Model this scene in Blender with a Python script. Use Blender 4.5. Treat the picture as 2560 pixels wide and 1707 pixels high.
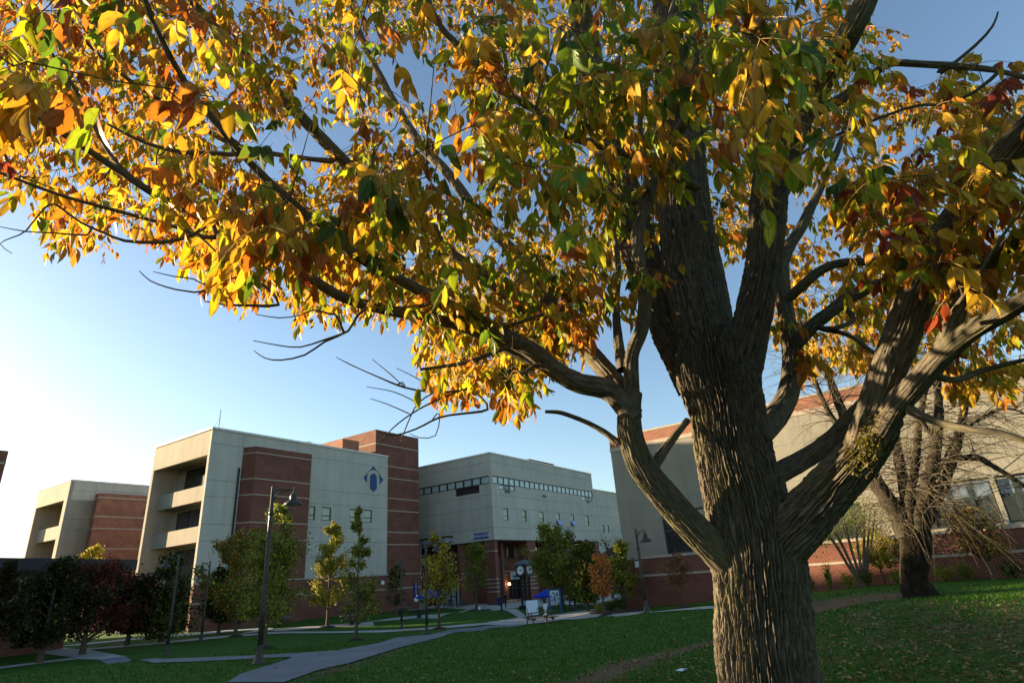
import bpy, math, random
import numpy as np
from mathutils import Vector, Matrix

random.seed(7)
RS = np.random.RandomState(11)
for o in list(bpy.data.objects):
    bpy.data.objects.remove(o, do_unlink=True)
SC = bpy.context.scene
COL = SC.collection
rad = math.radians

# ------------------------------------------------------------------ camera
PITCH, ROLL, FPX, EYE = rad(22.0), rad(-4.2), 1460.0, 1.6
_cp, _sp = math.cos(PITCH), math.sin(PITCH)
FW = np.array([0, _cp, _sp]); _u0 = np.array([0, -_sp, _cp]); _r0 = np.array([1., 0, 0])
RT = _r0 * math.cos(ROLL) + _u0 * math.sin(ROLL)
UP = -_r0 * math.sin(ROLL) + _u0 * math.cos(ROLL)
E0 = np.array([0, 0, EYE])
cam_d = bpy.data.cameras.new('camera')
cam_d.sensor_width = 36.0
cam_d.lens = 36.0 * FPX / 2560.0
cam_d.clip_start = 0.05
cam_d.clip_end = 3000
cam = bpy.data.objects.new('camera', cam_d)
COL.objects.link(cam)
_m = Matrix(((RT[0], UP[0], -FW[0], 0), (RT[1], UP[1], -FW[1], 0), (RT[2], UP[2], -FW[2], EYE), (0, 0, 0, 1)))
cam.matrix_world = _m
SC.camera = cam

# ------------------------------------------------------------------ sky and sun
SUN_AZ, SUN_EL = rad(-73.0), rad(9.5)
W = bpy.data.worlds.new("World"); SC.world = W; W.use_nodes = True
nt = W.node_tree; nt.nodes.clear()
_o = nt.nodes.new('ShaderNodeOutputWorld'); _b = nt.nodes.new('ShaderNodeBackground')
_s = nt.nodes.new('ShaderNodeTexSky'); _s.sky_type = 'NISHITA'; _s.sun_disc = False
_s.sun_elevation = SUN_EL; _s.sun_rotation = SUN_AZ
_s.air_density = 1.0; _s.dust_density = 1.1; _s.ozone_density = 1.7; _s.altitude = 400
nt.links.new(_s.outputs[0], _b.inputs[0]); nt.links.new(_b.outputs[0], _o.inputs[0])
_b.inputs[1].default_value = 0.07
sd = bpy.data.lights.new('sun', 'SUN'); sd.energy = 5.0; sd.angle = rad(0.5); sd.color = (1.0, 0.77, 0.48)
so = bpy.data.objects.new('sun', sd); COL.objects.link(so)
_sv = Vector((math.sin(SUN_AZ) * math.cos(SUN_EL), math.cos(SUN_AZ) * math.cos(SUN_EL), math.sin(SUN_EL)))
so.rotation_euler = _sv.to_track_quat('Z', 'Y').to_euler(); so.location = (-60, 20, 40)
SC.view_settings.view_transform = 'Standard'; SC.view_settings.look = 'None'
SC.view_settings.exposure = 2.15; SC.view_settings.gamma = 1.0
SC.render.engine = 'CYCLES'
SC.cycles.max_bounces = 6; SC.cycles.transparent_max_bounces = 8

# ------------------------------------------------------------------ projection helpers (source pixels of a 2560 wide picture)
def ray(x, y):
    d = FW * FPX + RT * (x - 1280) - UP * (y - 853.5)
    return d / math.hypot(d[0], d[1])
def at(x, y, D): return E0 + ray(x, y) * D
K2 = 2560 / 2352.0
def v2(x, y, D): return at(x * K2, y * K2, D)
def axd(p): return float((np.asarray(p) - E0) @ FW)
def proj(p):
    p = np.asarray(p) - E0; z = p @ FW
    return 1280 + FPX * (p @ RT) / z, 853.5 - FPX * (p @ UP) / z

# ------------------------------------------------------------------ ground height
_cps = []
def _gc(x, y, D): p = at(x, y, D); _cps.append(p)
for a in [(646,1660,20.2),(1618,1532,41),(1004,1571,48),(1067,1585,37),(415,1637,39),(502,1603,48),(763,1548,72),(1049,1520,84),
          (1245,1513,80),(1265,1521,76),(1335,1562,43),(1575,1518,49),(2023,1484,44),(2560,1443,43),(2301,1492,16),
          (2560,1707,9.5),(1280,1707,11),(0,1707,23),(2300,1474,24),(2160,1466,41.5),(2366,1455,41),(2486,1450,40.5),(1900,1560,20),(1600,1620,16),(960,1660,17)]:
    _gc(*a)
for x, y, z in [(0,0,0),(1.2,3.5,0.05),(-6,2,-.1),(6,2,.2),(-15,-10,0),(15,-10,.4),(0,-20,.2),(3,7,.0),(-4,9,-.15),(10,12,.5),(16,16,.5),(-25,15,-.6),(-30,30,-1),
                (-60,60,-1.2),(-80,90,-1.4),(0,130,-1.6),(60,100,-1.6),(60,40,-.5),(-100,0,-.5),(100,0,0),(0,-100,0),(-40,110,-1.4)]:
    _cps.append(np.array([x, y, z]))
_cps = np.array(_cps, float)
def gz(x, y):
    x = np.asarray(x, float); y = np.asarray(y, float)
    d2 = (x[..., None] - _cps[:, 0])**2 + (y[..., None] - _cps[:, 1])**2
    w = 1.0 / (d2 + 4.0)**1.6
    return (w * _cps[:, 2]).sum(-1) / w.sum(-1)
def gnd(x, y):
    """ground point seen at a source pixel"""
    r = ray(x, y); Ds = np.concatenate([np.arange(4, 40, .1), np.arange(40, 200, .4)])
    P = E0[None] + r[None] * Ds[:, None]
    h = P[:, 2] - gz(P[:, 0], P[:, 1])
    i = np.where(h < 0)[0]
    if len(i) == 0: D = 120.
    else:
        i = i[0]
        D = Ds[i] if i == 0 else Ds[i-1] + (Ds[i]-Ds[i-1]) * h[i-1] / (h[i-1]-h[i])
    if x > 1990 and D > 43: return E0 + r * 41.5
    p = E0 + r * D; p[2] = float(gz(p[0], p[1])); return p
def hd(p): return math.hypot(p[0], p[1])

# ------------------------------------------------------------------ object helpers
WOFF = {}
def tag(o, label=None, cat=None, group=None, kind=None):
    if label: o['label'] = label
    if cat: o['category'] = cat
    if group: o['group'] = group
    if kind: o['kind'] = kind
    return o
def thing(name, label, cat, loc=(0, 0, 0), group=None, rotz=0):
    o = bpy.data.objects.new(name, None); COL.objects.link(o)
    o.location = tuple(float(c) for c in loc); o.rotation_euler = (0, 0, rotz); o.empty_display_size = .3
    WOFF[o.name] = np.array(loc, float)
    return tag(o, label, cat, group)
class MB:
    def __init__(s): s.v = []; s.f = []; s.c = None
    def add(s, vs, fs):
        b = len(s.v); s.v.extend([tuple(map(float, p)) for p in vs]); s.f.extend([tuple(i + b for i in f) for f in fs]); return s
    def quad(s, a, b, c, d): return s.add([a, b, c, d], [(0, 1, 2, 3)])
    def hexa(s, p):  # 8 points: bottom loop 0-3, top loop 4-7
        return s.add(p, [(3,2,1,0),(4,5,6,7),(0,1,5,4),(1,2,6,5),(2,3,7,6),(3,0,4,7)])
    def box(s, x0, x1, y0, y1, z0, z1):
        return s.hexa([(x0,y0,z0),(x1,y0,z0),(x1,y1,z0),(x0,y1,z0),(x0,y0,z1),(x1,y0,z1),(x1,y1,z1),(x0,y1,z1)])
    def prism(s, pts, z0, z1):
        n = len(pts)
        a = sum(pts[i][0]*pts[(i+1)%n][1]-pts[(i+1)%n][0]*pts[i][1] for i in range(n))
        if a < 0: pts = pts[::-1]
        vs = [(p[0], p[1], z0) for p in pts] + [(p[0], p[1], z1) for p in pts]
        return s.add(vs, [tuple(range(n-1, -1, -1)), tuple(range(n, 2*n))] + [(i, (i+1)%n, (i+1)%n+n, i+n) for i in range(n)])
    def lathe(s, c, prof, n=16):
        vs = []; fs = []
        for r, z in prof:
            for i in range(n):
                a = 2*math.pi*i/n; vs.append((c[0]+r*math.cos(a), c[1]+r*math.sin(a), c[2]+z))
        m = len(prof)
        for j in range(m-1):
            for i in range(n):
                k = (i+1) % n; fs.append((j*n+i, j*n+k, (j+1)*n+k, (j+1)*n+i))
        fs.append(tuple(range(n-1, -1, -1))); fs.append(tuple(range((m-1)*n, m*n)))
        return s.add(vs, fs)
    def tube(s, pts, rr, n=6):
        v, f = tube_np(pts, rr, n)
        return s.add(v, f)
    def cyl(s, a, b, r, n=8): return s.tube([a, b], [r, r], n)
def frames(P):
    P = np.asarray(P, float); T = np.gradient(P, axis=0); T /= (np.linalg.norm(T, axis=1, keepdims=True) + 1e-12)
    N = np.zeros_like(P); a = np.array([0, 0, 1.]) if abs(T[0][2]) < .9 else np.array([1., 0, 0])
    n = a - T[0]*(a@T[0]); n /= np.linalg.norm(n); N[0] = n
    for i in range(1, len(P)):
        n = N[i-1] - T[i]*(N[i-1]@T[i]); n /= (np.linalg.norm(n) + 1e-12); N[i] = n
    return T, N, np.cross(T, N)
def tube_np(P, R, n):
    P = np.asarray(P, float); T, N, B = frames(P); R = np.asarray(R, float); m = len(P)
    a = np.arange(n) * 2*math.pi/n
    V = P[:, None] + R[:, None, None] * (N[:, None]*np.cos(a)[None, :, None] + B[:, None]*np.sin(a)[None, :, None])
    F = []
    for j in range(m-1):
        for i in range(n):
            k = (i+1) % n; F.append((j*n+i, j*n+k, (j+1)*n+k, (j+1)*n+i))
    F.append(tuple(range(n-1, -1, -1))); F.append(tuple(range((m-1)*n, m*n)))
    return V.reshape(-1, 3), F
def auto_uv(me):
    nl = len(me.loops)
    if not nl: return
    co = np.zeros(len(me.vertices)*3); me.vertices.foreach_get('co', co); co = co.reshape(-1, 3)
    vi = np.zeros(nl, int); me.loops.foreach_get('vertex_index', vi)
    nf = len(me.polygons); no = np.zeros(nf*3); me.polygons.foreach_get('normal', no); no = no.reshape(-1, 3)
    lt = np.zeros(nf, int); me.polygons.foreach_get('loop_total', lt)
    N = np.repeat(no, lt, axis=0); Pp = co[vi]
    h = np.hypot(N[:, 0], N[:, 1]) + 1e-9; t = np.stack([-N[:, 1]/h, N[:, 0]/h], 1)
    vert = np.abs(N[:, 2]) < .7
    u = np.where(vert, Pp[:, 0]*t[:, 0]+Pp[:, 1]*t[:, 1], Pp[:, 0]); v = np.where(vert, Pp[:, 2], Pp[:, 1])
    uv = me.uv_layers.new(name='UVMap'); uv.data.foreach_set('uv', np.stack([u, v], 1).ravel())
def link(name, me, mat, parent):
    o = bpy.data.objects.new(name, me); COL.objects.link(o)
    for m in (mat if isinstance(mat, (list, tuple)) else [mat]): me.materials.append(m)
    if parent is not None: o.parent = parent
    return o
def obj(name, mb, mat, parent=None, smooth=False, uv=True, local=False, origin=None):
    """mb in world coordinates (unless local); children are shifted to their thing's empty"""
    vs = mb.v
    off = np.zeros(3)
    if parent is not None and not local: off = WOFF[parent.name]
    if origin is not None: off = np.array(origin, float)
    vs = [(p[0]-off[0], p[1]-off[1], p[2]-off[2]) for p in vs]
    me = bpy.data.meshes.new(name); me.from_pydata(vs, [], mb.f); me.update()
    if uv: auto_uv(me)
    if smooth: me.polygons.foreach_set('use_smooth', [True]*len(me.polygons))
    o = link(name, me, mat, parent)
    if origin is not None and parent is None: o.location = tuple(off)
    WOFF[o.name] = off
    return o
def np_mesh(name, V, F, mat, parent=None, uvl=None, colr=None, smooth=False):
    """V (n,3), F (m,k) arrays; colr per vertex rgb; uvl per vertex uv"""
    if parent is not None: V = V - WOFF[parent.name]
    me = bpy.data.meshes.new(name); n = len(V); m, k = F.shape
    me.vertices.add(n); me.vertices.foreach_set('co', np.ascontiguousarray(V, dtype=np.float32).ravel())
    me.loops.add(m*k); me.loops.foreach_set('vertex_index', np.ascontiguousarray(F, dtype=np.int32).ravel())
    me.polygons.add(m); me.polygons.foreach_set('loop_start', np.arange(0, m*k, k, dtype=np.int32))
    me.polygons.foreach_set('loop_total', np.full(m, k, dtype=np.int32))
    if smooth: me.polygons.foreach_set('use_smooth', np.ones(m, dtype=bool))
    if uvl is not None:
        uv = me.uv_layers.new(name='UVMap'); uv.data.foreach_set('uv', uvl[F.ravel()].astype(np.float32).ravel())
    if colr is not None:
        ca = me.color_attributes.new('tint', 'FLOAT_COLOR', 'POINT')
        c4 = np.concatenate([colr, np.ones((n, 1))], 1); ca.data.foreach_set('color', c4.astype(np.float32).ravel())
    me.update(calc_edges=True); me.validate()
    o = link(name, me, mat, parent); WOFF[o.name] = WOFF[parent.name] if parent is not None else np.zeros(3)
    return o
def copy_tree(o, parent=None, **kw):
    c = o.copy(); COL.objects.link(c)
    if parent is not None: c.parent = parent
    for ch in list(o.children): copy_tree(ch, c)
    return c

# ------------------------------------------------------------------ materials
MATS = {}
def newmat(n):
    m = bpy.data.materials.new(n); m.use_nodes = True; t = m.node_tree; t.nodes.clear()
    return m, t, t.nodes.new, t.links.new
def simple(n, col, rough=.7, metal=0, noise=.12, nscale=3., bump=0., bscale=40., spec=.3, emit=None):
    if n in MATS: return MATS[n]
    m, t, N, L = newmat(n)
    o = N('ShaderNodeOutputMaterial'); p = N('ShaderNodeBsdfPrincipled'); L(p.outputs[0], o.inputs[0])
    p.inputs['Roughness'].default_value = rough; p.inputs['Metallic'].default_value = metal
    p.inputs['Specular IOR Level'].default_value = spec
    tc = N('ShaderNodeTexCoord'); nz = N('ShaderNodeTexNoise'); nz.inputs['Scale'].default_value = nscale; nz.inputs['Detail'].default_value = 6
    L(tc.outputs['Object'], nz.inputs['Vector'])
    mr = N('ShaderNodeMapRange'); mr.inputs[3].default_value = 1-noise*1.6; mr.inputs[4].default_value = 1+noise*1.6
    mr.inputs[1].default_value = .25; mr.inputs[2].default_value = .75
    L(nz.outputs['Fac'], mr.inputs[0])
    vm = N('ShaderNodeVectorMath'); vm.operation = 'SCALE'; vm.inputs[0].default_value = col; L(mr.outputs[0], vm.inputs['Scale'])
    L(vm.outputs[0], p.inputs['Base Color'])
    if bump:
        n2 = N('ShaderNodeTexNoise'); n2.inputs['Scale'].default_value = bscale; n2.inputs['Detail'].default_value = 4
        L(tc.outputs['Object'], n2.inputs['Vector'])
        b = N('ShaderNodeBump'); b.inputs['Distance'].default_value = bump; L(n2.outputs['Fac'], b.inputs['Height']); L(b.outputs[0], p.inputs['Normal'])
    if emit:
        p.inputs['Emission Color'].default_value = (*emit[0], 1); p.inputs['Emission Strength'].default_value = emit[1]
    MATS[n] = m; return m
def brick(n, c1, c2, mortar, bw=.3, rh=.1):
    m, t, N, L = newmat(n)
    o = N('ShaderNodeOutputMaterial'); p = N('ShaderNodeBsdfPrincipled'); L(p.outputs[0], o.inputs[0]); p.inputs['Roughness'].default_value = .85
    p.inputs['Specular IOR Level'].default_value = .2
    uv = N('ShaderNodeUVMap'); b = N('ShaderNodeTexBrick'); L(uv.outputs[0], b.inputs['Vector'])
    b.inputs['Color1'].default_value = (*c1, 1); b.inputs['Color2'].default_value = (*c2, 1); b.inputs['Mortar'].default_value = (*mortar, 1)
    b.inputs['Scale'].default_value = 1; b.inputs['Brick Width'].default_value = bw; b.inputs['Row Height'].default_value = rh; b.inputs['Mortar Size'].default_value = .011
    b.inputs['Mortar Smooth'].default_value = .3; b.inputs['Bias'].default_value = -.1
    nz = N('ShaderNodeTexNoise'); nz.inputs['Scale'].default_value = .7; nz.inputs['Detail'].default_value = 5; L(uv.outputs[0], nz.inputs['Vector'])
    mr = N('ShaderNodeMapRange'); mr.inputs[1].default_value = .3; mr.inputs[2].default_value = .7; mr.inputs[3].default_value = .8; mr.inputs[4].default_value = 1.2; L(nz.outputs['Fac'], mr.inputs[0])
    vm = N('ShaderNodeVectorMath'); vm.operation = 'SCALE'; L(b.outputs['Color'], vm.inputs[0]); L(mr.outputs[0], vm.inputs['Scale']); L(vm.outputs[0], p.inputs['Base Color'])
    bp = N('ShaderNodeBump'); bp.invert = True; bp.inputs['Distance'].default_value = .008; L(b.outputs['Fac'], bp.inputs['Height']); L(bp.outputs[0], p.inputs['Normal'])
    return m
def stucco(n, col):
    """pale wall panels: fine texture, faint vertical streaks and blotches"""
    m, t, N, L = newmat(n)
    o = N('ShaderNodeOutputMaterial'); p = N('ShaderNodeBsdfPrincipled'); L(p.outputs[0], o.inputs[0]); p.inputs['Roughness'].default_value = .9
    p.inputs['Specular IOR Level'].default_value = .15
    uv = N('ShaderNodeUVMap')
    mp = N('ShaderNodeMapping'); mp.inputs['Scale'].default_value = (1.3, .12, 1); L(uv.outputs[0], mp.inputs[0])
    a = N('ShaderNodeTexNoise'); a.inputs['Scale'].default_value = 1; a.inputs['Detail'].default_value = 6; L(mp.outputs[0], a.inputs['Vector'])
    b = N('ShaderNodeTexNoise'); b.inputs['Scale'].default_value = .35; b.inputs['Detail'].default_value = 5; L(uv.outputs[0], b.inputs['Vector'])
    f = N('ShaderNodeTexNoise'); f.inputs['Scale'].default_value = 9; f.inputs['Detail'].default_value = 5; L(uv.outputs[0], f.inputs['Vector'])
    ad = N('ShaderNodeMath'); ad.operation = 'ADD'; L(a.outputs['Fac'], ad.inputs[0]); L(b.outputs['Fac'], ad.inputs[1])
    ad2 = N('ShaderNodeMath'); ad2.operation = 'ADD'; L(ad.outputs[0], ad2.inputs[0]); L(f.outputs['Fac'], ad2.inputs[1])
    mr = N('ShaderNodeMapRange'); mr.inputs[1].default_value = 1.05; mr.inputs[2].default_value = 1.95; mr.inputs[3].default_value = .8; mr.inputs[4].default_value = 1.15
    L(ad2.outputs[0], mr.inputs[0])
    vm = N('ShaderNodeVectorMath'); vm.operation = 'SCALE'; vm.inputs[0].default_value = col; L(mr.outputs[0], vm.inputs['Scale']); L(vm.outputs[0], p.inputs['Base Color'])
    bp = N('ShaderNodeBump'); bp.inputs['Distance'].default_value = .01; L(f.outputs['Fac'], bp.inputs['Height']); L(bp.outputs[0], p.inputs['Normal'])
    return m
def glassy(n, col, rough=.08, spec=.6, noise=.25, nscale=.8):
    m = simple(n, col, rough=rough, spec=spec, noise=noise, nscale=nscale); return m
M_BRICK = brick('brick_red', (.19, .055, .032), (.13, .038, .024), (.22, .16, .12))
M_BRICKO = brick('brick_orange', (.30, .10, .055), (.22, .07, .04), (.36, .26, .19))
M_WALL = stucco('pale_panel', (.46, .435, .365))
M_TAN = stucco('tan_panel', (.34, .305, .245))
M_WALL3 = stucco('dimmed_panel', (.26, .243, .19))  # wall tone lowered, the dimness toward the right frame edge is in the colour
M_BAND = simple('cream_band', (.38, .31, .24), rough=.8, noise=.1)
M_COPE = simple('light_coping', (.62, .58, .5), rough=.6)
M_JOINT = simple('dark_joint', (.2, .2, .18), rough=.9)
M_FRAME = simple('dark_frame', (.03, .04, .04), rough=.4, noise=.05)
M_BLIND = simple('blind_glass', (.34, .38, .27), rough=.25, spec=.5, noise=.08, nscale=1.5)
M_RIB = simple('ribbon_glass', (.42, .5, .46), rough=.15, spec=.6, noise=.1, nscale=.6)
M_DARKG = glassy('dark_glass', (.02, .024, .026), rough=.06, spec=.8)
M_CURT = simple('curtain', (.09, .075, .07), rough=.9, noise=.3, nscale=2)
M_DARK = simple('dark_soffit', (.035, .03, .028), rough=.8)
M_DKMET = simple('dark_metal', (.03, .031, .03), rough=.45, metal=.3, noise=.15)
M_LAMP = simple('lamp_metal', (.05, .048, .04), rough=.45, metal=.35, noise=.2, nscale=6)
M_BLUE = simple('blue_paint', (.002, .055, .17), rough=.5)
M_NAVY = simple('navy_cloth', (.008, .02, .16), rough=.6)
M_UMB = simple('blue_canvas', (.008, .04, .5), rough=.7, noise=.1)
M_WHITE = simple('white_paint', (.75, .77, .78), rough=.5, noise=.06)
M_CREAMP = simple('cream_paint', (.7, .62, .5), rough=.6)
M_WOOD = simple('weathered_wood', (.13, .09, .06), rough=.85, noise=.3, nscale=14, bump=.002)
M_CONC = simple('pale_concrete', (.36, .345, .31), rough=.9, noise=.16, nscale=1.2, bump=.003, bscale=30)
M_MULCH = simple('mulch', (.035, .02, .014), rough=1, noise=.4, nscale=12, bump=.03, bscale=25)
M_LITL = simple('lamp_glow', (1, .7, .35), emit=((1, .62, .25), 3))
def asphalt():
    m, t, N, L = newmat('asphalt')
    o = N('ShaderNodeOutputMaterial'); p = N('ShaderNodeBsdfPrincipled'); L(p.outputs[0], o.inputs[0]); p.inputs['Roughness'].default_value = .85
    tc = N('ShaderNodeTexCoord'); a = N('ShaderNodeTexNoise'); a.inputs['Scale'].default_value = 45; a.inputs['Detail'].default_value = 4; L(tc.outputs['Object'], a.inputs['Vector'])
    b = N('ShaderNodeTexNoise'); b.inputs['Scale'].default_value = .6; b.inputs['Detail'].default_value = 6; L(tc.outputs['Object'], b.inputs['Vector'])
    ad = N('ShaderNodeMath'); ad.operation = 'ADD'; L(a.outputs['Fac'], ad.inputs[0]); L(b.outputs['Fac'], ad.inputs[1])
    cr = N('ShaderNodeValToRGB'); cr.color_ramp.elements[0].position = .35; cr.color_ramp.elements[1].position = .68
    cr.color_ramp.elements[0].color = (.085, .09, .1, 1); cr.color_ramp.elements[1].color = (.17, .18, .195, 1)
    mm = N('ShaderNodeMath'); mm.operation = 'MULTIPLY'; mm.inputs[1].default_value = .5; L(ad.outputs[0], mm.inputs[0]); L(mm.outputs[0], cr.inputs[0]); L(cr.outputs[0], p.inputs['Base Color'])
    bp = N('ShaderNodeBump'); bp.inputs['Distance'].default_value = .006; L(a.outputs['Fac'], bp.inputs['Height']); L(bp.outputs[0], p.inputs['Normal'])
    return m
M_ASPH = asphalt()
def grass_mat():
    m, t, N, L = newmat('lawn')
    o = N('ShaderNodeOutputMaterial'); p = N('ShaderNodeBsdfPrincipled'); L(p.outputs[0], o.inputs[0]); p.inputs['Roughness'].default_value = .95
    p.inputs['Specular IOR Level'].default_value = .1
    tc = N('ShaderNodeTexCoord')
    def nz(s, d=6):
        a = N('ShaderNodeTexNoise'); a.inputs['Scale'].default_value = s; a.inputs['Detail'].default_value = d; L(tc.outputs['Object'], a.inputs['Vector']); return a.outputs['Fac']
    big, mid, fine = nz(.25), nz(1.6), nz(28, 3)
    cr = N('ShaderNodeValToRGB'); e = cr.color_ramp.elements; e[0].position = .3; e[0].color = (.014, .052, .005, 1); e[1].position = .72; e[1].color = (.06, .14, .013, 1)
    ad = N('ShaderNodeMath'); ad.operation = 'ADD'; L(mid, ad.inputs[0]); L(fine, ad.inputs[1]); h = N('ShaderNodeMath'); h.operation = 'MULTIPLY'; h.inputs[1].default_value = .5
    L(ad.outputs[0], h.inputs[0]); L(h.outputs[0], cr.inputs[0])
    # worn earth: an attribute painted where feet and roots have bared the soil
    at_ = N('ShaderNodeAttribute'); at_.attribute_name = 'tint'
    sp = N('ShaderNodeSeparateColor'); L(at_.outputs['Color'], sp.inputs[0])
    a2 = N('ShaderNodeMath'); a2.operation = 'ADD'; L(sp.outputs[0], a2.inputs[0]); L(mid, a2.inputs[1])
    a3 = N('ShaderNodeMath'); a3.operation = 'ADD'; L(a2.outputs[0], a3.inputs[0]); L(fine, a3.inputs[1])
    r2 = N('ShaderNodeMapRange'); r2.inputs[1].default_value = 1.38; r2.inputs[2].default_value = 1.75; L(a3.outputs[0], r2.inputs[0])
    mx = N('ShaderNodeMix'); mx.data_type = 'RGBA'; L(r2.outputs[0], mx.inputs[0]); L(cr.outputs[0], mx.inputs[6])
    dr = N('ShaderNodeValToRGB'); dr.color_ramp.elements[0].color = (.07, .045, .025, 1); dr.color_ramp.elements[1].color = (.2, .13, .075, 1); L(fine, dr.inputs[0]); L(dr.outputs[0], mx.inputs[7])
    L(mx.outputs[2], p.inputs['Base Color'])
    bp = N('ShaderNodeBump'); bp.inputs['Distance'].default_value = .05; bp.inputs['Strength'].default_value = .8; L(fine, bp.inputs['Height']); L(bp.outputs[0], p.inputs['Normal'])
    return m
M_LAWN = grass_mat()
def leaf_mat(n, trans=.45, gain=1.0, spec=.3):
    m, t, N, L = newmat(n)
    o = N('ShaderNodeOutputMaterial'); p = N('ShaderNodeBsdfPrincipled'); p.inputs['Roughness'].default_value = .45; p.inputs['Specular IOR Level'].default_value = spec
    tr = N('ShaderNodeBsdfTranslucent'); mix = N('ShaderNodeMixShader'); mix.inputs[0].default_value = trans
    L(p.outputs[0], mix.inputs[1]); L(tr.outputs[0], mix.inputs[2]); L(mix.outputs[0], o.inputs[0])
    a = N('ShaderNodeAttribute'); a.attribute_name = 'tint'
    tc = N('ShaderNodeTexCoord'); nz = N('ShaderNodeTexNoise'); nz.inputs['Scale'].default_value = 28; nz.inputs['Detail'].default_value = 4; L(tc.outputs['Object'], nz.inputs['Vector'])
    sp = N('ShaderNodeMapRange'); sp.inputs[1].default_value = .58; sp.inputs[2].default_value = .72; L(nz.outputs['Fac'], sp.inputs[0])
    mx = N('ShaderNodeMix'); mx.data_type = 'RGBA'; L(a.outputs['Color'], mx.inputs[6])
    h = N('ShaderNodeHueSaturation'); h.inputs['Hue'].default_value = .465; h.inputs['Value'].default_value = .62; L(a.outputs['Color'], h.inputs['Color']); L(h.outputs[0], mx.inputs[7])
    ml = N('ShaderNodeMath'); ml.operation = 'MULTIPLY'; ml.inputs[1].default_value = .75; L(sp.outputs[0], ml.inputs[0]); L(ml.outputs[0], mx.inputs[0])
    # brown tips and margins, uneven from leaf to leaf
    uvb = N('ShaderNodeUVMap'); sb = N('ShaderNodeSeparateXYZ'); L(uvb.outputs[0], sb.inputs[0]); ax = N('ShaderNodeMath'); ax.operation = 'ABSOLUTE'; L(sb.outputs[0], ax.inputs[0])
    n2 = N('ShaderNodeTexNoise'); n2.inputs['Scale'].default_value = 9; n2.inputs['Detail'].default_value = 5; L(tc.outputs['Object'], n2.inputs['Vector'])
    e1 = N('ShaderNodeMath'); e1.operation = 'MULTIPLY_ADD'; e1.inputs[1].default_value = .35; L(ax.outputs[0], e1.inputs[0]); L(n2.outputs['Fac'], e1.inputs[2])
    e2 = N('ShaderNodeMath'); e2.operation = 'MULTIPLY_ADD'; e2.inputs[1].default_value = .22; L(sb.outputs[1], e2.inputs[0]); L(e1.outputs[0], e2.inputs[2])
    e3 = N('ShaderNodeMapRange'); e3.inputs[1].default_value = .86; e3.inputs[2].default_value = 1.05; e3.inputs[4].default_value = .8; L(e2.outputs[0], e3.inputs[0])
    mb_ = N('ShaderNodeMix'); mb_.data_type = 'RGBA'; L(e3.outputs[0], mb_.inputs[0]); L(mx.outputs[2], mb_.inputs[6]); mb_.inputs[7].default_value = (.16, .055, .012, 1); mx = mb_
    # midrib and side veins from the leaf's own uv
    uv = N('ShaderNodeUVMap'); s2 = N('ShaderNodeSeparateXYZ'); L(uv.outputs[0], s2.inputs[0])
    ab = N('ShaderNodeMath'); ab.operation = 'ABSOLUTE'; L(s2.outputs[0], ab.inputs[0])
    rib = N('ShaderNodeMapRange'); rib.inputs[1].default_value = .02; rib.inputs[2].default_value = .09; rib.inputs[3].default_value = 1; rib.inputs[4].default_value = 0; L(ab.outputs[0], rib.inputs[0])
    vv = N('ShaderNodeMath'); vv.operation = 'MULTIPLY_ADD'; vv.inputs[1].default_value = -.35; L(ab.outputs[0], vv.inputs[0]); L(s2.outputs[1], vv.inputs[2])
    wv = N('ShaderNodeMath'); wv.operation = 'MULTIPLY'; wv.inputs[1].default_value = 50; L(vv.outputs[0], wv.inputs[0])
    sn = N('ShaderNodeMath'); sn.operation = 'SINE'; L(wv.outputs[0], sn.inputs[0])
    v3 = N('ShaderNodeMapRange'); v3.inputs[1].default_value = .8; v3.inputs[2].default_value = 1; v3.inputs[3].default_value = 0; v3.inputs[4].default_value = .35; L(sn.outputs[0], v3.inputs[0])
    mxv = N('ShaderNodeMath'); mxv.operation = 'MAXIMUM'; L(rib.outputs[0], mxv.inputs[0]); L(v3.outputs[0], mxv.inputs[1])
    sc = N('ShaderNodeMapRange'); sc.inputs[3].default_value = gain; sc.inputs[4].default_value = gain*.72; L(mxv.outputs[0], sc.inputs[0])
    vs = N('ShaderNodeVectorMath'); vs.operation = 'SCALE'; L(mx.outputs[2], vs.inputs[0]); L(sc.outputs[0], vs.inputs['Scale'])
    L(vs.outputs[0], p.inputs['Base Color'])
    L(vs.outputs[0], tr.inputs[0])
    bp = N('ShaderNodeBump'); bp.invert = True; bp.inputs['Distance'].default_value = .002; L(mxv.outputs[0], bp.inputs['Height']); L(bp.outputs[0], p.inputs['Normal'])
    return m
M_LEAF = leaf_mat('autumn_leaf', .5)
M_LEAFS = leaf_mat('small_leaf', .35, spec=.1)
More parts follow.
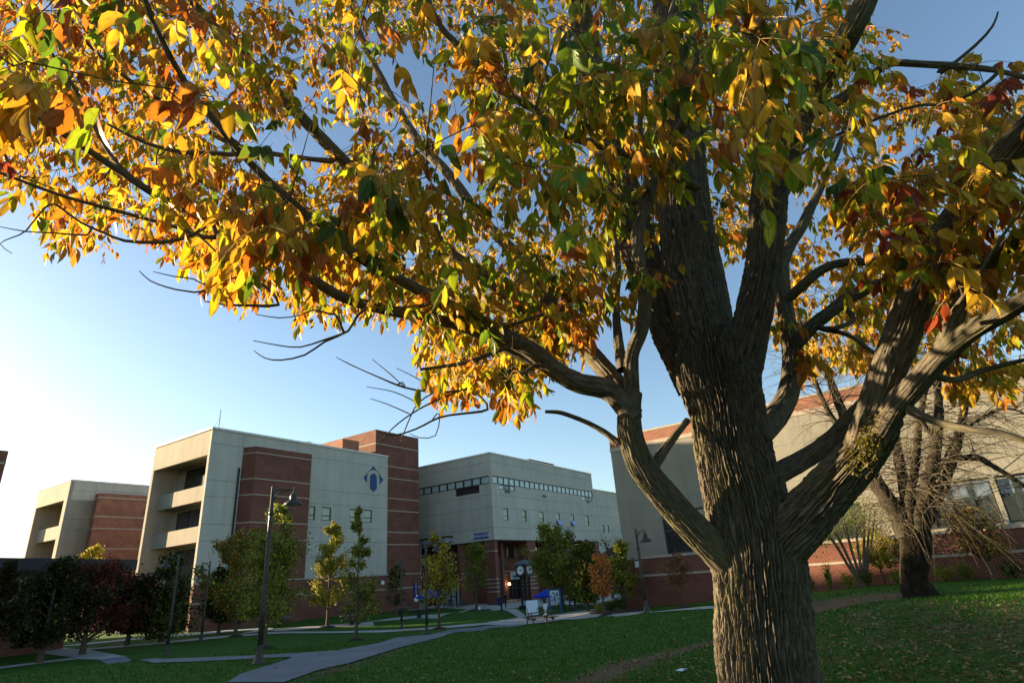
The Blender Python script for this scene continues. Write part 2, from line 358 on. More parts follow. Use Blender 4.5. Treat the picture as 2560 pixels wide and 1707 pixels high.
def bark_mat(n, c1, c2, moss=(.10, .10, .018), sc=1.0):
    m, t, N, L = newmat(n)
    o = N('ShaderNodeOutputMaterial'); p = N('ShaderNodeBsdfPrincipled'); L(p.outputs[0], o.inputs[0]); p.inputs['Roughness'].default_value = .95; p.inputs['Specular IOR Level'].default_value = .12
    tc = N('ShaderNodeTexCoord'); uv = N('ShaderNodeUVMap'); mp = N('ShaderNodeMapping'); mp.inputs['Scale'].default_value = (60*sc, 14*sc, 1); L(uv.outputs[0], mp.inputs[0])
    a = N('ShaderNodeTexNoise'); a.inputs['Scale'].default_value = 1; a.inputs['Detail'].default_value = 8; a.inputs['Roughness'].default_value = .7; L(mp.outputs[0], a.inputs['Vector'])
    cr = N('ShaderNodeValToRGB'); e = cr.color_ramp.elements; e[0].position = .3; e[1].position = .7; e[0].color = (*c1, 1); e[1].color = (*c2, 1); L(a.outputs['Fac'], cr.inputs[0])
    g = N('ShaderNodeTexNoise'); g.inputs['Scale'].default_value = 3.5; g.inputs['Detail'].default_value = 6; L(tc.outputs['Object'], g.inputs['Vector'])
    r = N('ShaderNodeMapRange'); r.inputs[1].default_value = .5; r.inputs[2].default_value = .72; r.inputs[3].default_value = 0; r.inputs[4].default_value = .75; L(g.outputs['Fac'], r.inputs[0])
    mx = N('ShaderNodeMix'); mx.data_type = 'RGBA'; L(r.outputs[0], mx.inputs[0]); L(cr.outputs[0], mx.inputs[6]); mx.inputs[7].default_value = (*moss, 1)
    L(mx.outputs[2], p.inputs['Base Color'])
    bp = N('ShaderNodeBump'); bp.inputs['Distance'].default_value = .008; L(a.outputs['Fac'], bp.inputs['Height']); L(bp.outputs[0], p.inputs['Normal'])
    return m
M_BARK = bark_mat('furrowed_bark', (.026, .021, .015), (.175, .148, .105), moss=(.105, .10, .045))
M_BARKD = bark_mat('shaded_bark', (.016, .012, .008), (.05, .04, .028), moss=(.06, .06, .03))  # darker bark copy, the big tree's shade is put into the colour
M_TWIG = bark_mat('twig_bark', (.05, .038, .028), (.13, .1, .07))
M_TWIGP = bark_mat('pale_twig_bark', (.06, .048, .035), (.14, .11, .08))

# ================================================================== GROUND
def vnoise2(x, y, seed=0):
    xi = np.floor(x).astype(int); yi = np.floor(y).astype(int); fx = x-xi; fy = y-yi
    fx = fx*fx*(3-2*fx); fy = fy*fy*(3-2*fy)
    def h(a, b):
        n = (a*374761393 + b*668265263 + seed*362437) & 0x7fffffff; n = ((n ^ (n >> 13))*1274126177) & 0x7fffffff
        return ((n ^ (n >> 16)) & 0xffff)/65535.
    return (h(xi, yi)*(1-fx)+h(xi+1, yi)*fx)*(1-fy)+(h(xi, yi+1)*(1-fx)+h(xi+1, yi+1)*fx)*fy
ax_ = np.concatenate([[-900, -600, -400, -250, -180, -130, -100], np.arange(-80, -30, 2), np.arange(-30, 45, .5), np.arange(45, 80, 2), [80, 100, 140, 200, 300, 500, 900]])
ay_ = np.concatenate([[-900, -500, -250, -120, -60, -30, -15, -6], np.arange(0, 60, .5), np.arange(60, 130, 2), [130, 150, 180, 250, 400, 700, 1200]])
GX, GY = np.meshgrid(ax_, ay_); GZ = gz(GX, GY) + .012*(vnoise2(GX*.8, GY*.8, 3)-.5)*(np.hypot(GX, GY) < 60)
def segd(px, py, pts):
    d = np.full(px.shape, 1e9)
    for a, b in zip(pts[:-1], pts[1:]):
        ab = np.array(b)-np.array(a); l = ab@ab + 1e-9
        t = np.clip(((px-a[0])*ab[0]+(py-a[1])*ab[1])/l, 0, 1); d = np.minimum(d, np.hypot(px-a[0]-t*ab[0], py-a[1]-t*ab[1]))
    return d
# bare earth: the trodden line across the lawn, the patch beyond the trunk and the worn edge of the asphalt
tr1 = [gnd(*p)[:2] for p in [(1450,1706),(1560,1666),(1700,1625),(1790,1600),(1900,1570)]]
tr2 = [gnd(*p)[:2] for p in [(2020,1530),(2080,1515),(2150,1500)]]
tr3 = [gnd(*p)[:2] for p in [(2200,1540),(2300,1510),(2420,1570),(2540,1600)]]
tr4 = [gnd(*p)[:2] for p in [(740,1706),(800,1684),(900,1655),(1000,1620)]]
E1 = np.exp(-(segd(GX, GY, tr1)/.55)**2)*.9; E2 = np.exp(-(segd(GX, GY, tr2)/2.4)**2)*.95
E3 = np.exp(-(segd(GX, GY, tr3)/2.5)**2)*.5; E4 = np.exp(-(segd(GX, GY, tr4)/.45)**2)*.7
E5 = np.exp(-(np.hypot(GX-1.2, GY-3.6)/3.2)**2)*.35
E5 = np.maximum(E5, np.exp(-(((GX-7.5)/4.5)**2+((GY-11)/6.5)**2))*.52)
EE = np.maximum.reduce([E1, E2, E3, E4, E5])
ny_, nx_ = GX.shape
idx = np.arange(nx_*ny_).reshape(ny_, nx_)
Fg = np.stack([idx[:-1, :-1], idx[:-1, 1:], idx[1:, 1:], idx[1:, :-1]], -1).reshape(-1, 4)
Vg = np.stack([GX, GY, GZ], -1).reshape(-1, 3)
g = np_mesh('ground', Vg, Fg, M_LAWN, colr=np.stack([EE.ravel()]*3, 1), smooth=True); tag(g, 'dark green lawn sloping down to the quad', None, kind='structure')

def inpoly(x, y, P):
    c = np.zeros(x.shape, bool); n = len(P); j = n-1
    for i in range(n):
        xi, yi = P[i][0], P[i][1]; xj, yj = P[j][0], P[j][1]
        c ^= ((yi > y) != (yj > y)) & (x < (xj-xi)*(y-yi)/((yj-yi) or 1e-12)+xi); j = i
    return c
import mathutils.geometry as mg
def drape(name, pix, mat, dz=.02, world=None, step=1.0):
    """a thin slab following the ground inside a polygon"""
    P = [gnd(*p)[:2] for p in pix] if world is None else world
    # densify the edge
    Q = []
    for a, b in zip(P, P[1:]+P[:1]):
        a = np.array(a); b = np.array(b); n = max(1, int(np.hypot(*(b-a))/step))
        for k in range(n): Q.append(a+(b-a)*k/n)
    Q = np.array(Q); x0, y0 = Q.min(0); x1, y1 = Q.max(0)
    gx, gy = np.meshgrid(np.arange(x0, x1, step), np.arange(y0, y1, step)); gx = gx.ravel()+.013; gy = gy.ravel()+.017
    ins = inpoly(gx, gy, Q); d = segd(gx, gy, list(Q)+[Q[0]]); k = ins & (d > step*.35)
    pts = [Vector(q) for q in Q]+[Vector((a, b)) for a, b in zip(gx[k], gy[k])]
    nq = len(Q)
    r = mg.delaunay_2d_cdt(pts, [], [list(range(nq))], 1, 1e-5)
    vs = np.array([(p.x, p.y) for p in r[0]]); z = gz(vs[:, 0], vs[:, 1])+.01+dz*.5
    mb = MB(); mb.add(np.column_stack([vs, z]), [tuple(f) for f in r[2]])
    o = obj(name, mb, mat); o['kind'] = 'structure'; return o
def rz(r, s, pts): return [(r[0]+p[0]/s, r[1]+p[1]/s) for p in pts]
Z4 = lambda *p: rz((0, 1280), 3.672, p)
Z5 = lambda *p: rz((600, 1280), 3.672, p)
Z6 = lambda *p: rz((1200, 1280), 3.672, p)
asph = Z5((400,1568),(700,1460),(1000,1390),(1450,1250),(1850,1150),(2351,1060)) + Z6((420,1042)) + Z6((300,1030),(0,1048)) + Z5((2250,1045),(1750,1122),(1300,1200),(900,1272)) + Z4((2351,1318),(1500,1350),(1160,1328),(900,1352),(1400,1387),(1850,1372),(2351,1348)) + Z5((440,1332),(480,1342),(0,1490),(-120,1568))
drape('asphalt_path', asph, M_ASPH, .03)
c1 = Z4((-60,1290),(480,1242),(700,1258),(1350,1204),(1900,1150),(2351,1115)) + Z5((250,1104),(700,1098),(1060,1092),(1700,1064),(2250,1018),(2351,1000))+Z6((250,880),(90,870),(350,965),(60,1022),(300,1034),(0,1050))+Z5((2250,1040),(1700,1080),(1060,1108),(250,1122))+Z4((2351,1128),(1900,1168),(1350,1222),(820,1266),(1160,1325),(900,1352),(700,1350),(0,1440),(-60,1445),(-60,1425),(0,1420),(640,1338),(200,1272),(-60,1310))
c1b = Z4((-60,1285),(480,1238),(700,1256),(820,1264),(1160,1326),(900,1354),(700,1350),(690,1336),(200,1272),(-60,1305))
drape('concrete_path', c1b, M_CONC, .034)
drape('concrete_path', Z4((700,1258),(1350,1204),(1900,1150),(2351,1113)) + Z5((250,1102),(700,1096),(1060,1090),(1700,1064),(2250,1016),(2351,1004),(2351,1020),(2250,1034),(1700,1080),(1060,1106),(250,1120)) + Z4((2351,1130),(1900,1168),(1350,1222),(825,1264)), M_CONC, .038)
drape('concrete_path', Z4((-60,1428),(0,1420),(640,1340),(700,1338),(705,1352),(0,1440),(-60,1448)), M_CONC, .042)
drape('concrete_path', Z4((500,1236),(1300,1150),(1800,1110),(2351,1060))+Z5((300,1066),(320,1084),(0,1120))+Z4((2351,1078),(1800,1128),(1300,1166),(700,1225)), M_CONC, .046)
drape('concrete_path', Z5((290,1078),(860,1032),(1150,1012),(1450,965),(1850,935),(2080,890),(2351,868),(2351,880),(2090,900),(1860,950),(1830,975),(1500,985),(1220,1005),(1230,1040),(900,1050),(870,1055),(320,1095)), M_CONC, .042)
drape('plaza', Z5((1650,885),(2090,886),(2351,866))+Z6((80,868),(250,888),(430,860),(760,850),(1050,850),(1110,830),(1300,800),(1310,750),(1100,748),(600,770),(300,800),(0,826))+Z5((1800,842)), M_CONC, .034)
drape('concrete_path', Z6((-10,1034),(80,1010),(350,968),(80,872),(95,862),(250,888),(430,965),(740,935),(1060,892),(1060,905),(985,935),(1230,936),(1560,908),(2140,868),(2600,840),(2600,862),(2140,890),(1540,928),(1230,955),(760,988),(420,1032),(300,1040)), M_CONC, .046)
drape('planting_bed', Z6((985,930),(1060,905),(1200,890),(1380,880),(1520,885),(1560,900),(1230,930)), M_MULCH, .03)

# ================================================================== BUILDINGS
AZA = rad(33.0)
class Fac:
    """a vertical plane: origin, direction u (azimuth), outward normal 90 degrees to side (sgn)"""
    def __init__(s, O, az, naz):
        s.O = np.array(O[:2], float); s.u = np.array([math.sin(az), math.cos(az)]); s.n = np.array([math.sin(naz), math.cos(naz)]); s.az = az; s.naz = naz
    def off(s, d): return Fac(s.O + s.n*d, s.az, s.naz)
    def uv(s, x, y):
        r = ray(x, y)[:2]; A = np.array([[r[0], -s.u[0]], [r[1], -s.u[1]]]); D, u = np.linalg.solve(A, s.O)
        return u, EYE + ray(x, y)[2]*D
    def P(s, u, d=0): q = s.O + s.u*u + s.n*d; return (q[0], q[1])
    def W(s, u, z, d=0): q = s.O + s.u*u + s.n*d; return (q[0], q[1], z)
    def box(s, mb, u0, u1, z0, z1, d0, d1):
        mb.prism([s.P(u0, d0), s.P(u1, d0), s.P(u1, d1), s.P(u0, d1)], z0, z1); return mb
def zz(region, s, x, y): return (region[0]+x/s, region[1]+y/s)
q1 = lambda x, y: zz((0, 1000), 3.672, x, y)
q2 = lambda x, y: zz((500, 1020), 3.672, x, y)
q3 = lambda x, y: zz((1000, 1100), 3.672, x, y)
q4 = lambda x, y: zz((0, 1280), 3.672, x, y)
q5 = lambda x, y: zz((600, 1280), 3.672, x, y)
q6 = lambda x, y: zz((1200, 1280), 3.672, x, y)
q7 = lambda x, y: zz((1920, 1280), 3.672, x, y)
q8 = lambda x, y: zz((1920, 900), 3.672, x, y)

def wall(name, F, u0, u1, z0, z1, holes, mat, parent, th=.35, topz=None, d=0.):
    """a wall slab on plane F with rectangular openings (u0,u1,z0,z1)"""
    us = sorted({u0, u1, *[h[0] for h in holes], *[h[1] for h in holes]}); zs = sorted({z0, z1, *[h[2] for h in holes], *[h[3] for h in holes]})
    us = [u for u in us if u0 <= u <= u1]; zs = [z for z in zs if z0 <= z <= z1]
    mb = MB(); solid = {}
    for i in range(len(us)-1):
        for j in range(len(zs)-1):
            cu = (us[i]+us[i+1])/2; cz = (zs[j]+zs[j+1])/2
            solid[i, j] = not any(h[0] < cu < h[1] and h[2] < cz < h[3] for h in holes)
    nu, nz_ = len(us)-1, len(zs)-1
    vid = {}
    def V(i, j, k):
        if (i, j, k) not in vid: vid[i, j, k] = len(mb.v); mb.v.append(F.W(us[i], zs[j], d-(th if k else 0)))
        return vid[i, j, k]
    for i in range(nu):
        for j in range(nz_):
            if not solid[i, j]: continue
            mb.f.append((V(i,j,0), V(i+1,j,0), V(i+1,j+1,0), V(i,j+1,0)))
            mb.f.append((V(i,j,1), V(i,j+1,1), V(i+1,j+1,1), V(i+1,j,1)))
            if not solid.get((i-1, j)): mb.f.append((V(i,j,0), V(i,j+1,0), V(i,j+1,1), V(i,j,1)))
            if not solid.get((i+1, j)): mb.f.append((V(i+1,j,0), V(i+1,j,1), V(i+1,j+1,1), V(i+1,j+1,0)))
            if not solid.get((i, j-1)): mb.f.append((V(i,j,0), V(i,j,1), V(i+1,j,1), V(i+1,j,0)))
            if not solid.get((i, j+1)): mb.f.append((V(i,j+1,0), V(i+1,j+1,0), V(i+1,j+1,1), V(i,j+1,1)))
    o = obj(name, mb, mat, parent)
    fix_normals(o.data); return o
import bmesh
def fix_normals(me):
    bm = bmesh.new(); bm.from_mesh(me); bmesh.ops.recalc_face_normals(bm, faces=bm.faces); bm.to_mesh(me); bm.free()
def hole(F, tl, br):
    a = F.uv(*tl); b = F.uv(*br); return (min(a[0], b[0]), max(a[0], b[0]), min(a[1], b[1]), max(a[1], b[1]))
def window(F, h, parent, glass=None, bar=None, fr=.09, d=-.12, mull=0, label=None, lower=None, fm=None):
    """frame mesh 'window' with its 'pane' underneath; bar = height fraction of the transom"""
    u0, u1, z0, z1 = h; mb = MB(); w = fr
    F.box(mb, u0, u1, z0, z0+w, d-.05, d+.05); F.box(mb, u0, u1, z1-w, z1, d-.05, d+.05)
    F.box(mb, u0, u0+w, z0+w, z1-w, d-.05, d+.05); F.box(mb, u1-w, u1, z0+w, z1-w, d-.05, d+.05)
    if bar: zb = z0+(z1-z0)*bar; F.box(mb, u0+w, u1-w, zb-w*.5, zb+w*.5, d-.045, d+.045)
    for k in range(mull):
        uu = u0+(u1-u0)*(k+1)/(mull+1); F.box(mb, uu-w*.4, uu+w*.4, z0+w, z1-w, d-.04, d+.04)
    o = obj('window', mb, fm or M_FRAME, parent)
    if label: o['label'] = label
    g = MB(); F.box(g, u0+w*.5, u1-w*.5, z0+w*.5, z1-w*.5, d-.03, d-.01)
    p = obj('pane', g, glass or M_BLIND, o, origin=None)
    return o
def text(name, body, F, u, z, size, mat, parent, d=.06, align='CENTER', vertical=False, squeeze=1.0, depth=.01, flip=1):
    cu = bpy.data.curves.new(name, 'FONT'); cu.body = body; cu.size = size; cu.extrude = depth; cu.align_x = align; cu.align_y = 'CENTER'; cu.space_line = .85
    t = bpy.data.objects.new(name, cu); COL.objects.link(t)
    bpy.context.view_layer.update()
    me = bpy.data.meshes.new_from_object(t.evaluated_get(bpy.context.evaluated_depsgraph_get())); bpy.data.objects.remove(t); bpy.data.curves.remove(cu)
    mb = MB()
    n3 = np.array([F.n[0], F.n[1]]); right = np.array([-F.n[1], F.n[0]])  # viewer's right when facing the wall
    c = np.array(F.P(u, d))
    vs = []
    for v in me.vertices:
        q = c + right*v.co.x*squeeze + n3*v.co.z; vs.append((q[0], q[1], z+v.co.y))
    mb.add(vs, [tuple(p.vertices) for p in me.polygons]); bpy.data.meshes.remove(me)
    return obj(name, mb, mat, parent)
def polyplate(name, F, pts, mat, parent, d0=.02, d1=.07):
    """extruded outline drawn with (u,z) points on plane F"""
    n = len(pts); mb = MB()
    vs = [F.W(u, z, d1) for u, z in pts]+[F.W(u, z, d0) for u, z in pts]
    tri = mg.tessellate_polygon([[Vector((u, z, 0)) for u, z in pts]])
    fs = [tuple(t) for t in tri]+[tuple(i+n for i in t[::-1]) for t in tri]+[(i, (i+1) % n, (i+1) % n+n, i+n) for i in range(n)]
    mb.add(vs, fs); o = obj(name, mb, mat, parent); fix_normals(o.data); return o
def lines(name, F, segs, parent, mat=None, d=.004, w=.05):
    mb = MB()
    for a in segs:
        if a[0] == 'h': F.box(mb, a[1], a[2], a[3]-w/2, a[3]+w/2, -.02, d)
        else: F.box(mb, a[1]-w/2, a[1]+w/2, a[2], a[3], -.02, d)
    return obj(name, mb, mat or M_JOINT, parent)

NA = AZA + math.pi/2          # outward normal of the fronts that recede to the right
AZB = AZA - math.pi/2         # direction of the side faces, away to the left
NB = AZB - math.pi/2

# ---------------------------------------------------------------- the office block with the emblem
C1 = at(532, 1072, 65.)
FA = Fac(C1, AZA, NA); FB = Fac(C1, AZB, NB)
zg1 = -1.4
ztop = C1[2]
B1 = thing('office_block', 'four storey office block with deep balconies, brick stair bay and blue emblem', 'building', (C1[0], C1[1], zg1))
zbr = FA.uv(*q5(700, 602))[1]
uA = FA.uv(970, 1141)[0]
winpx = [((1005, 895), (1053, 1022)), ((1117, 903), (1200, 1030)), ((1373, 920), (1445, 1045)), ((1507, 932), (1577, 1050))]
hs = [hole(FA, q2(*a), q2(*b)) for a, b in winpx]
zlo = np.mean([h[2] for h in hs[1:]]); zhi = np.mean([h[3] for h in hs[1:]])
hs = [(h[0], h[1], zlo, zhi) for h in hs]
wall('wall', FA, 0, uA, zbr, ztop, hs, M_WALL, B1)
for i, h in enumerate(hs): window(FA, h, B1, glass=M_BLIND, bar=.36)
mb = MB(); FA.box(mb, -.12, uA, ztop, ztop+.22, -.5, .12); FB.box(mb, .121, FB.uv(388, 1126)[0], ztop, ztop+.22, -.5, .12)
obj('coping', mb, M_COPE, B1)
jz = [FA.uv(*q2(1020, y))[1] for y in (448, 742, 872, 1092, 1226)]
lines('panel_joints', FA, [('h', 0.01, uA-.01, z) for z in jz]+[('v', FA.uv(*q2(403, 255))[0], jz[0], ztop), ('v', FA.uv(*q2(893, 330))[0], jz[0], ztop)], B1)
# back and hidden sides of the block, the roof
uB = FB.uv(388, 1126)[0]
cr = [FA.P(.4, -.36), FA.P(uA-.01, -.36), FA.P(uA-.01, -22)]
mb = MB(); FA.box(mb, 6.5, uA-.02, zg1-1, ztop-.3, -22, -.4); FB.box(mb, .5, uB, ztop-.35, ztop-.06, -20, -.4); obj('roof', mb, M_TAN, B1)
# left face: fascia, fins, recessed balconies
_w = FB.uv(388, 1126)[0]-.45; _r = ray(*q1(1615, 800))[:2]; _A = np.array([[_r[0], FB.n[0]], [_r[1], FB.n[1]]]); RD = float(np.linalg.solve(_A, FB.O+FB.u*_w)[1]); RD = min(max(RD, 1.6), 5)
mb = MB()
zf = FB.uv(*q1(1420, 645))[1]
up_ = FB.uv(*q1(1893, 600))[0]
ufin = uB-.45
FB.box(mb, .351, uB, zf, ztop, -.45, -.001)                  # fascia
FB.box(mb, .351, up_, zbr, zf-.001, -RD, -.001)                # pillar by the corner
FB.box(mb, ufin, uB, zg1-1, zf-.001, -RD-2, -.001); FB.box(mb, ufin+.01, uB-.01, zf, ztop-.36, -RD-2, -.46)             # far fin
FB.box(mb, .36, uB, zf+.3, zf+.55, -RD-2, -.46)              # ceiling slab
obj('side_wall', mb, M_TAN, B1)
FBp = FB.off(-.9)
def zpx(F, p): return F.uv(*p)[1]
par = [(zpx(FBp, q1(1615, 975)), zpx(FBp, q1(1615, 842))), (zpx(FBp, q1(1562, 1343)), zpx(FBp, q1(1562, 1205)))]
for z0, z1 in par:
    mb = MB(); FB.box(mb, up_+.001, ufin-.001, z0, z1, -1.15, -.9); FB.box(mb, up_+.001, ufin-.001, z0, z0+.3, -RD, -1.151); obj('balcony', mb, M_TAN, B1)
Fb2 = FB.off(-RD)
bz = [zg1] + [p[0] for p in par[::-1]] + [zf+.3]
mb = MB(); hs2 = []
for k in range(3):
    z0 = bz[k]+.35; z1 = bz[k+1]-.05
    a = up_+.3; b = Fb2.uv(*q1(1690-k*0-(2-k)*26, 760))[0]
    hs2.append((a, b, z0+.1, z1-.25))
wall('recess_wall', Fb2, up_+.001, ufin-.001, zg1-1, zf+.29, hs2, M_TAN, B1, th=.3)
for h in hs2: window(Fb2, h, B1, glass=M_DARKG if h is hs2[-1] else M_CURT, mull=3, d=-.15)
# brick base
mb = MB(); ub_end = FA.uv(1049, 1436)[0]
FA.box(mb, .0, ub_end, zg1-1.5, zbr-.12, -.3, .12)
obj('brick_base', mb, M_BRICK, B1)
mb = MB(); FA.box(mb, -.1, ub_end, zbr-.119, zbr+.02, -.1, .18)
zb2 = FA.off(.12).uv(*q5(1345, 706))[1]
FA.box(mb, -.1, ub_end, zb2-.07, zb2+.07, .0, .16); obj('base_band', mb, M_BAND, B1)
mb = MB(); h = hole(FA.off(.12), q5(1295, 628), q5(1321, 662)); FA.box(mb, *h, .1, .2); obj('wall_box', mb, M_WHITE, B1)
# brick stair bay with a splayed left side
pr = 1.3
Fp = FA.off(pr); ua = Fp.uv(643, 1115)[0]; ubr = Fp.uv(780, 1137)[0]; uw = FA.uv(607, 1127)[0]
zbt = Fp.uv(643, 1115)[1]
plan = [FA.P(uw, -.1), FA.P(ua, pr), FA.P(ubr, pr), FA.P(ubr, -.1)]
mb = MB(); mb.prism(plan, zg1-1.5, zbt); obj('stair_bay', mb, M_BRICK, B1)
def grow(k): return [FA.P(uw-k*.5, -.1), FA.P(ua-k*.6, pr+k), FA.P(ubr+k, pr+k), FA.P(ubr+k, -.1)]
bands = [Fp.uv(*q2(530, 407))[1], Fp.uv(*q2(518, 645))[1], Fp.uv(*q2(502, 791))[1], Fp.uv(*q2(494, 1046))[1], Fp.uv(*q2(993, 1213))[1], zbr-.05, Fp.uv(*q5(600, 745))[1]]
for z in bands: obj('band', MB().prism(grow(.03), z-.055, z+.055), M_BAND, B1)
mb = MB(); mb.cyl((*FA.P(uw-.25, .12), zbr), (*FA.P(uw-.25, .12), zbt-2.2), .1, 8); obj('downpipe', mb, M_DKMET, B1)
# emblem
def uzs(F, pts, q): return [F.uv(*q(*p)) for p in pts]
E_ = thing('emblem', 'blue diamond shaped emblem with an arch and a pill on the pale wall', 'sign', FA.W(FA.uv(*q2(1590, 640))[0], FA.uv(*q2(1590, 640))[1]))
def arcpx(cx, cy, r, a0, a1, n): return [(cx+r*math.cos(rad(a))*.95, cy-r*math.sin(rad(a))*1.1) for a in np.linspace(a0, a1, n)]
polyplate('pill', FA, uzs(FA, [(1560, 735)]+arcpx(1590, 633, 31, 180, 0, 13)+[(1620, 738), (1590, 766)], q2), M_BLUE, E_)
polyplate('top_piece', FA, uzs(FA, [(1546, 583), (1590, 532), (1634, 590)]+arcpx(1590, 633, 62, 38, 142, 11), q2), M_BLUE, E_)
polyplate('side_piece', FA, uzs(FA, [(1541, 590), (1500, 637), (1531, 682)]+[(1531, 640), (1534, 612)], q2), M_BLUE, E_)
polyplate('side_piece', FA, uzs(FA, [(1639, 597), (1680, 658), (1648, 697), (1649, 645), (1645, 617)], q2), M_BLUE, E_)
# stair tower behind the right end
st = -.6
Ft = FA.off(st); ut0 = Ft.uv(940, 1073)[0]; ut1 = Ft.uv(1046, 1094)[0]; ztt = Ft.uv(940, 1073)[1]
T1 = thing('brick_tower', 'tall banded brick stair tower rising behind the emblem wall', 'building', (*FA.P(ut1, st), -1.3))
dep = 28  # stretched back out of sight so the tower shades the hall's left face
mb = MB(); FA.box(mb, ut0, ut1, -2.8, ztt, st-dep, st); obj('wall', mb, M_BRICK, T1)
for p in [(1650, 327), (1728, 531), (1728, 639), (1728, 824), (1728, 938), (1722, 1136), (1722, 1250)]:
    z = Ft.uv(*q2(*p))[1]; obj('band', FA.box(MB(), ut0-.03, ut1+.03, z-.065, z+.065, st-dep-.03, st+.03), M_BAND, T1)
Fq = FA.off(st-1.0); a = Fq.uv(*q2(1310, 278))
mb = MB(); FA.box(mb, a[0], a[0]+2.7, ztop-.5, a[1], st-12, st-1.0); obj('roof_house', mb, M_BRICKO, T1)
mb = MB(); c = Fq.W(a[0]-.0, a[1], -7); mb.lathe(c, [(.35, 0), (.35, .5), (.5, .5), (.5, .75), (.1, .85)], 12); obj('roof_vent', mb, M_WHITE, T1)
# antenna on the roof
a = at(546.5, 1072, 68.); t_ = at(551, 1023, 68.)
an = thing('antenna', 'thin mast antenna on the office block roof', 'antenna', a)
mb = MB(); mb.cyl((a[0], a[1], ztop-.4), (a[0], a[1], t_[2]), .035, 6); mb.box(a[0]-.2, a[0]+.2, a[1]-.2, a[1]+.2, ztop-.05, ztop+.1); obj('mast', mb, M_DKMET, an)
mb = MB(); mb.cyl((a[0]-.8, a[1]-.3, ztop), (a[0], a[1], (t_[2]+ztop)/2+.6), .012, 4); mb.cyl((a[0]+.8, a[1]+.3, ztop), (a[0], a[1], (t_[2]+ztop)/2+.6), .012, 4); obj('guy_wires', mb, M_DKMET, an)

# ---------------------------------------------------------------- the far block on the left
C0 = at(178, 1201, 110.)
GA = Fac(C0, AZA, NA); GB = Fac(C0, AZB, NB); z0t = C0[2]; zg0 = -1.6
B0 = thing('office_block', 'farther tan block at the left with one balcony recess and rounded brick bay', 'building', (C0[0], C0[1], zg0))
uB0 = GB.uv(96, 1233)[0]; zf0 = GB.uv(*q1(333, 992))[1]; up0 = GB.uv(*q1(585, 930))[0]
mb = MB(); GB.box(mb, 0, uB0, zf0, z0t, -.45, -.001); GB.box(mb, 0, up0, zg0-1, zf0-.001, -5, -.001); GB.box(mb, uB0-.5, uB0, zg0-1, zf0-.001, -6, -.001); GB.box(mb, uB0-.49, uB0-.01, zf0, z0t-.1, -6, -.46)
GB.box(mb, up0+.01, uB0-.51, zg0-1, zf0-.002, -6, -5)
GB.box(mb, .1, uB0, zf0+.3, zf0+.5, -6, -.46)
obj('side_wall', mb, M_TAN, B0)
for k in range(2):
    zt = GB.off(-.9).uv(*q1(545, 1150))[1]-k*4.6
    mb = MB(); GB.box(mb, up0+.001, uB0-.501, zt-1.9, zt, -1.15, -.9); GB.box(mb, up0+.001, uB0-.501, zt-1.9, zt-1.6, -4.99, -1.151); obj('balcony', mb, M_TAN, B0)
    window(GB.off(-5), (up0+.4, up0+.4+(uB0-up0)*.5, zt-1.2, zt+2.2), B0, glass=M_DARKG, mull=3, d=.06)
mb = MB(); GA.box(mb, 6.6, 34, zg0-1, z0t, -(uB0-.3), 0); GA.box(mb, .011, 6.599, zg0-1, z0t-.001, -.4, 0); GA.box(mb, .46, 6.599, zf0+.51, z0t-.1, -(uB0-.3), -.401); obj('wall', mb, M_WALL, B0)
mb = MB(); GA.box(mb, -.1, 34, z0t, z0t+.2, -.5, .1); GB.box(mb, .101, uB0, z0t, z0t+.2, -.5, .1); obj('coping', mb, M_COPE, B0)
Gp = GA.off(1.4); ga = Gp.uv(*q1(945, 852)); gw = GA.uv(*q1(870, 878))[0]
mb = MB(); mb.prism([GA.P(gw, -.1), GA.P(gw+.4, .6), GA.P(ga[0]-.5, 1.25), GA.P(ga[0]+.4, 1.4), GA.P(33, 1.4), GA.P(33, -.1)], zg0-1, ga[1]); obj('stair_bay', mb, M_BRICKO, B0)
for p in [(945, 891), (905, 1066), (885, 1175), (860, 1363)]:
    z = Gp.uv(*q1(*p))[1]; mb = MB(); mb.prism([GA.P(gw-.03, -.1), GA.P(gw+.38, .63), GA.P(ga[0]-.5, 1.29), GA.P(ga[0]+.4, 1.44), GA.P(33.03, 1.44), GA.P(33.03, -.1)], z-.09, z+.09); obj('band', mb, M_BAND, B0)
lines('panel_joints', GA, [('h', .05, gw, GA.uv(*q1(700, y))[1]) for y in (828, 1090, 1188)]+[('h', gw, 33, GA.uv(*q1(1100, 842))[1])]+[('v', u, ga[1]+.1, z0t) for u in (gw, gw+6, gw+9, gw+14)], B0)
lines('side_joints', GB, [('h', .05, uB0-.1, GB.uv(*q1(500, 868))[1])], B0)

# ---------------------------------------------------------------- brick building whose corner shows at the left edge (its shadow lies on the lawn)
LC = at(22, 1127, 75.0)
L0 = thing('brick_building', 'dark brick building corner at the left edge of the picture', 'building', (LC[0], LC[1], -1.2))
zl = LC[2]
d_b = np.array([math.sin(rad(-150)), math.cos(rad(-150))]); d_c = np.array([math.sin(rad(-62)), math.cos(rad(-62))])
p0 = LC[:2]; p1 = p0+d_b*105; p2 = p1+d_c*30; p3 = p0+d_c*30
pm = p0+d_b*16; pn = pm+d_c*30
mb = MB(); mb.prism([tuple(p0), tuple(pm), tuple(pn), tuple(p3)], -3, zl); obj('wall', mb, M_BRICK, L0)
mb = MB(); mb.prism([tuple(pm+d_b*.001), tuple(p1), tuple(p2), tuple(pn+d_b*.001)], -3, 13.1); obj('unseen_shade_wing', mb, M_BRICK, L0)  # added wing out of view, its height set for the shadow it casts
for z in (zl-1.2, zl-5.2, zl-9.4):
    mb = MB(); mb.prism([tuple(p0+(d_b*-.03-d_c*.03)), tuple(pm), tuple(pn), tuple(p3)], z-.08, z+.08); obj('band', mb, M_BAND, L0)

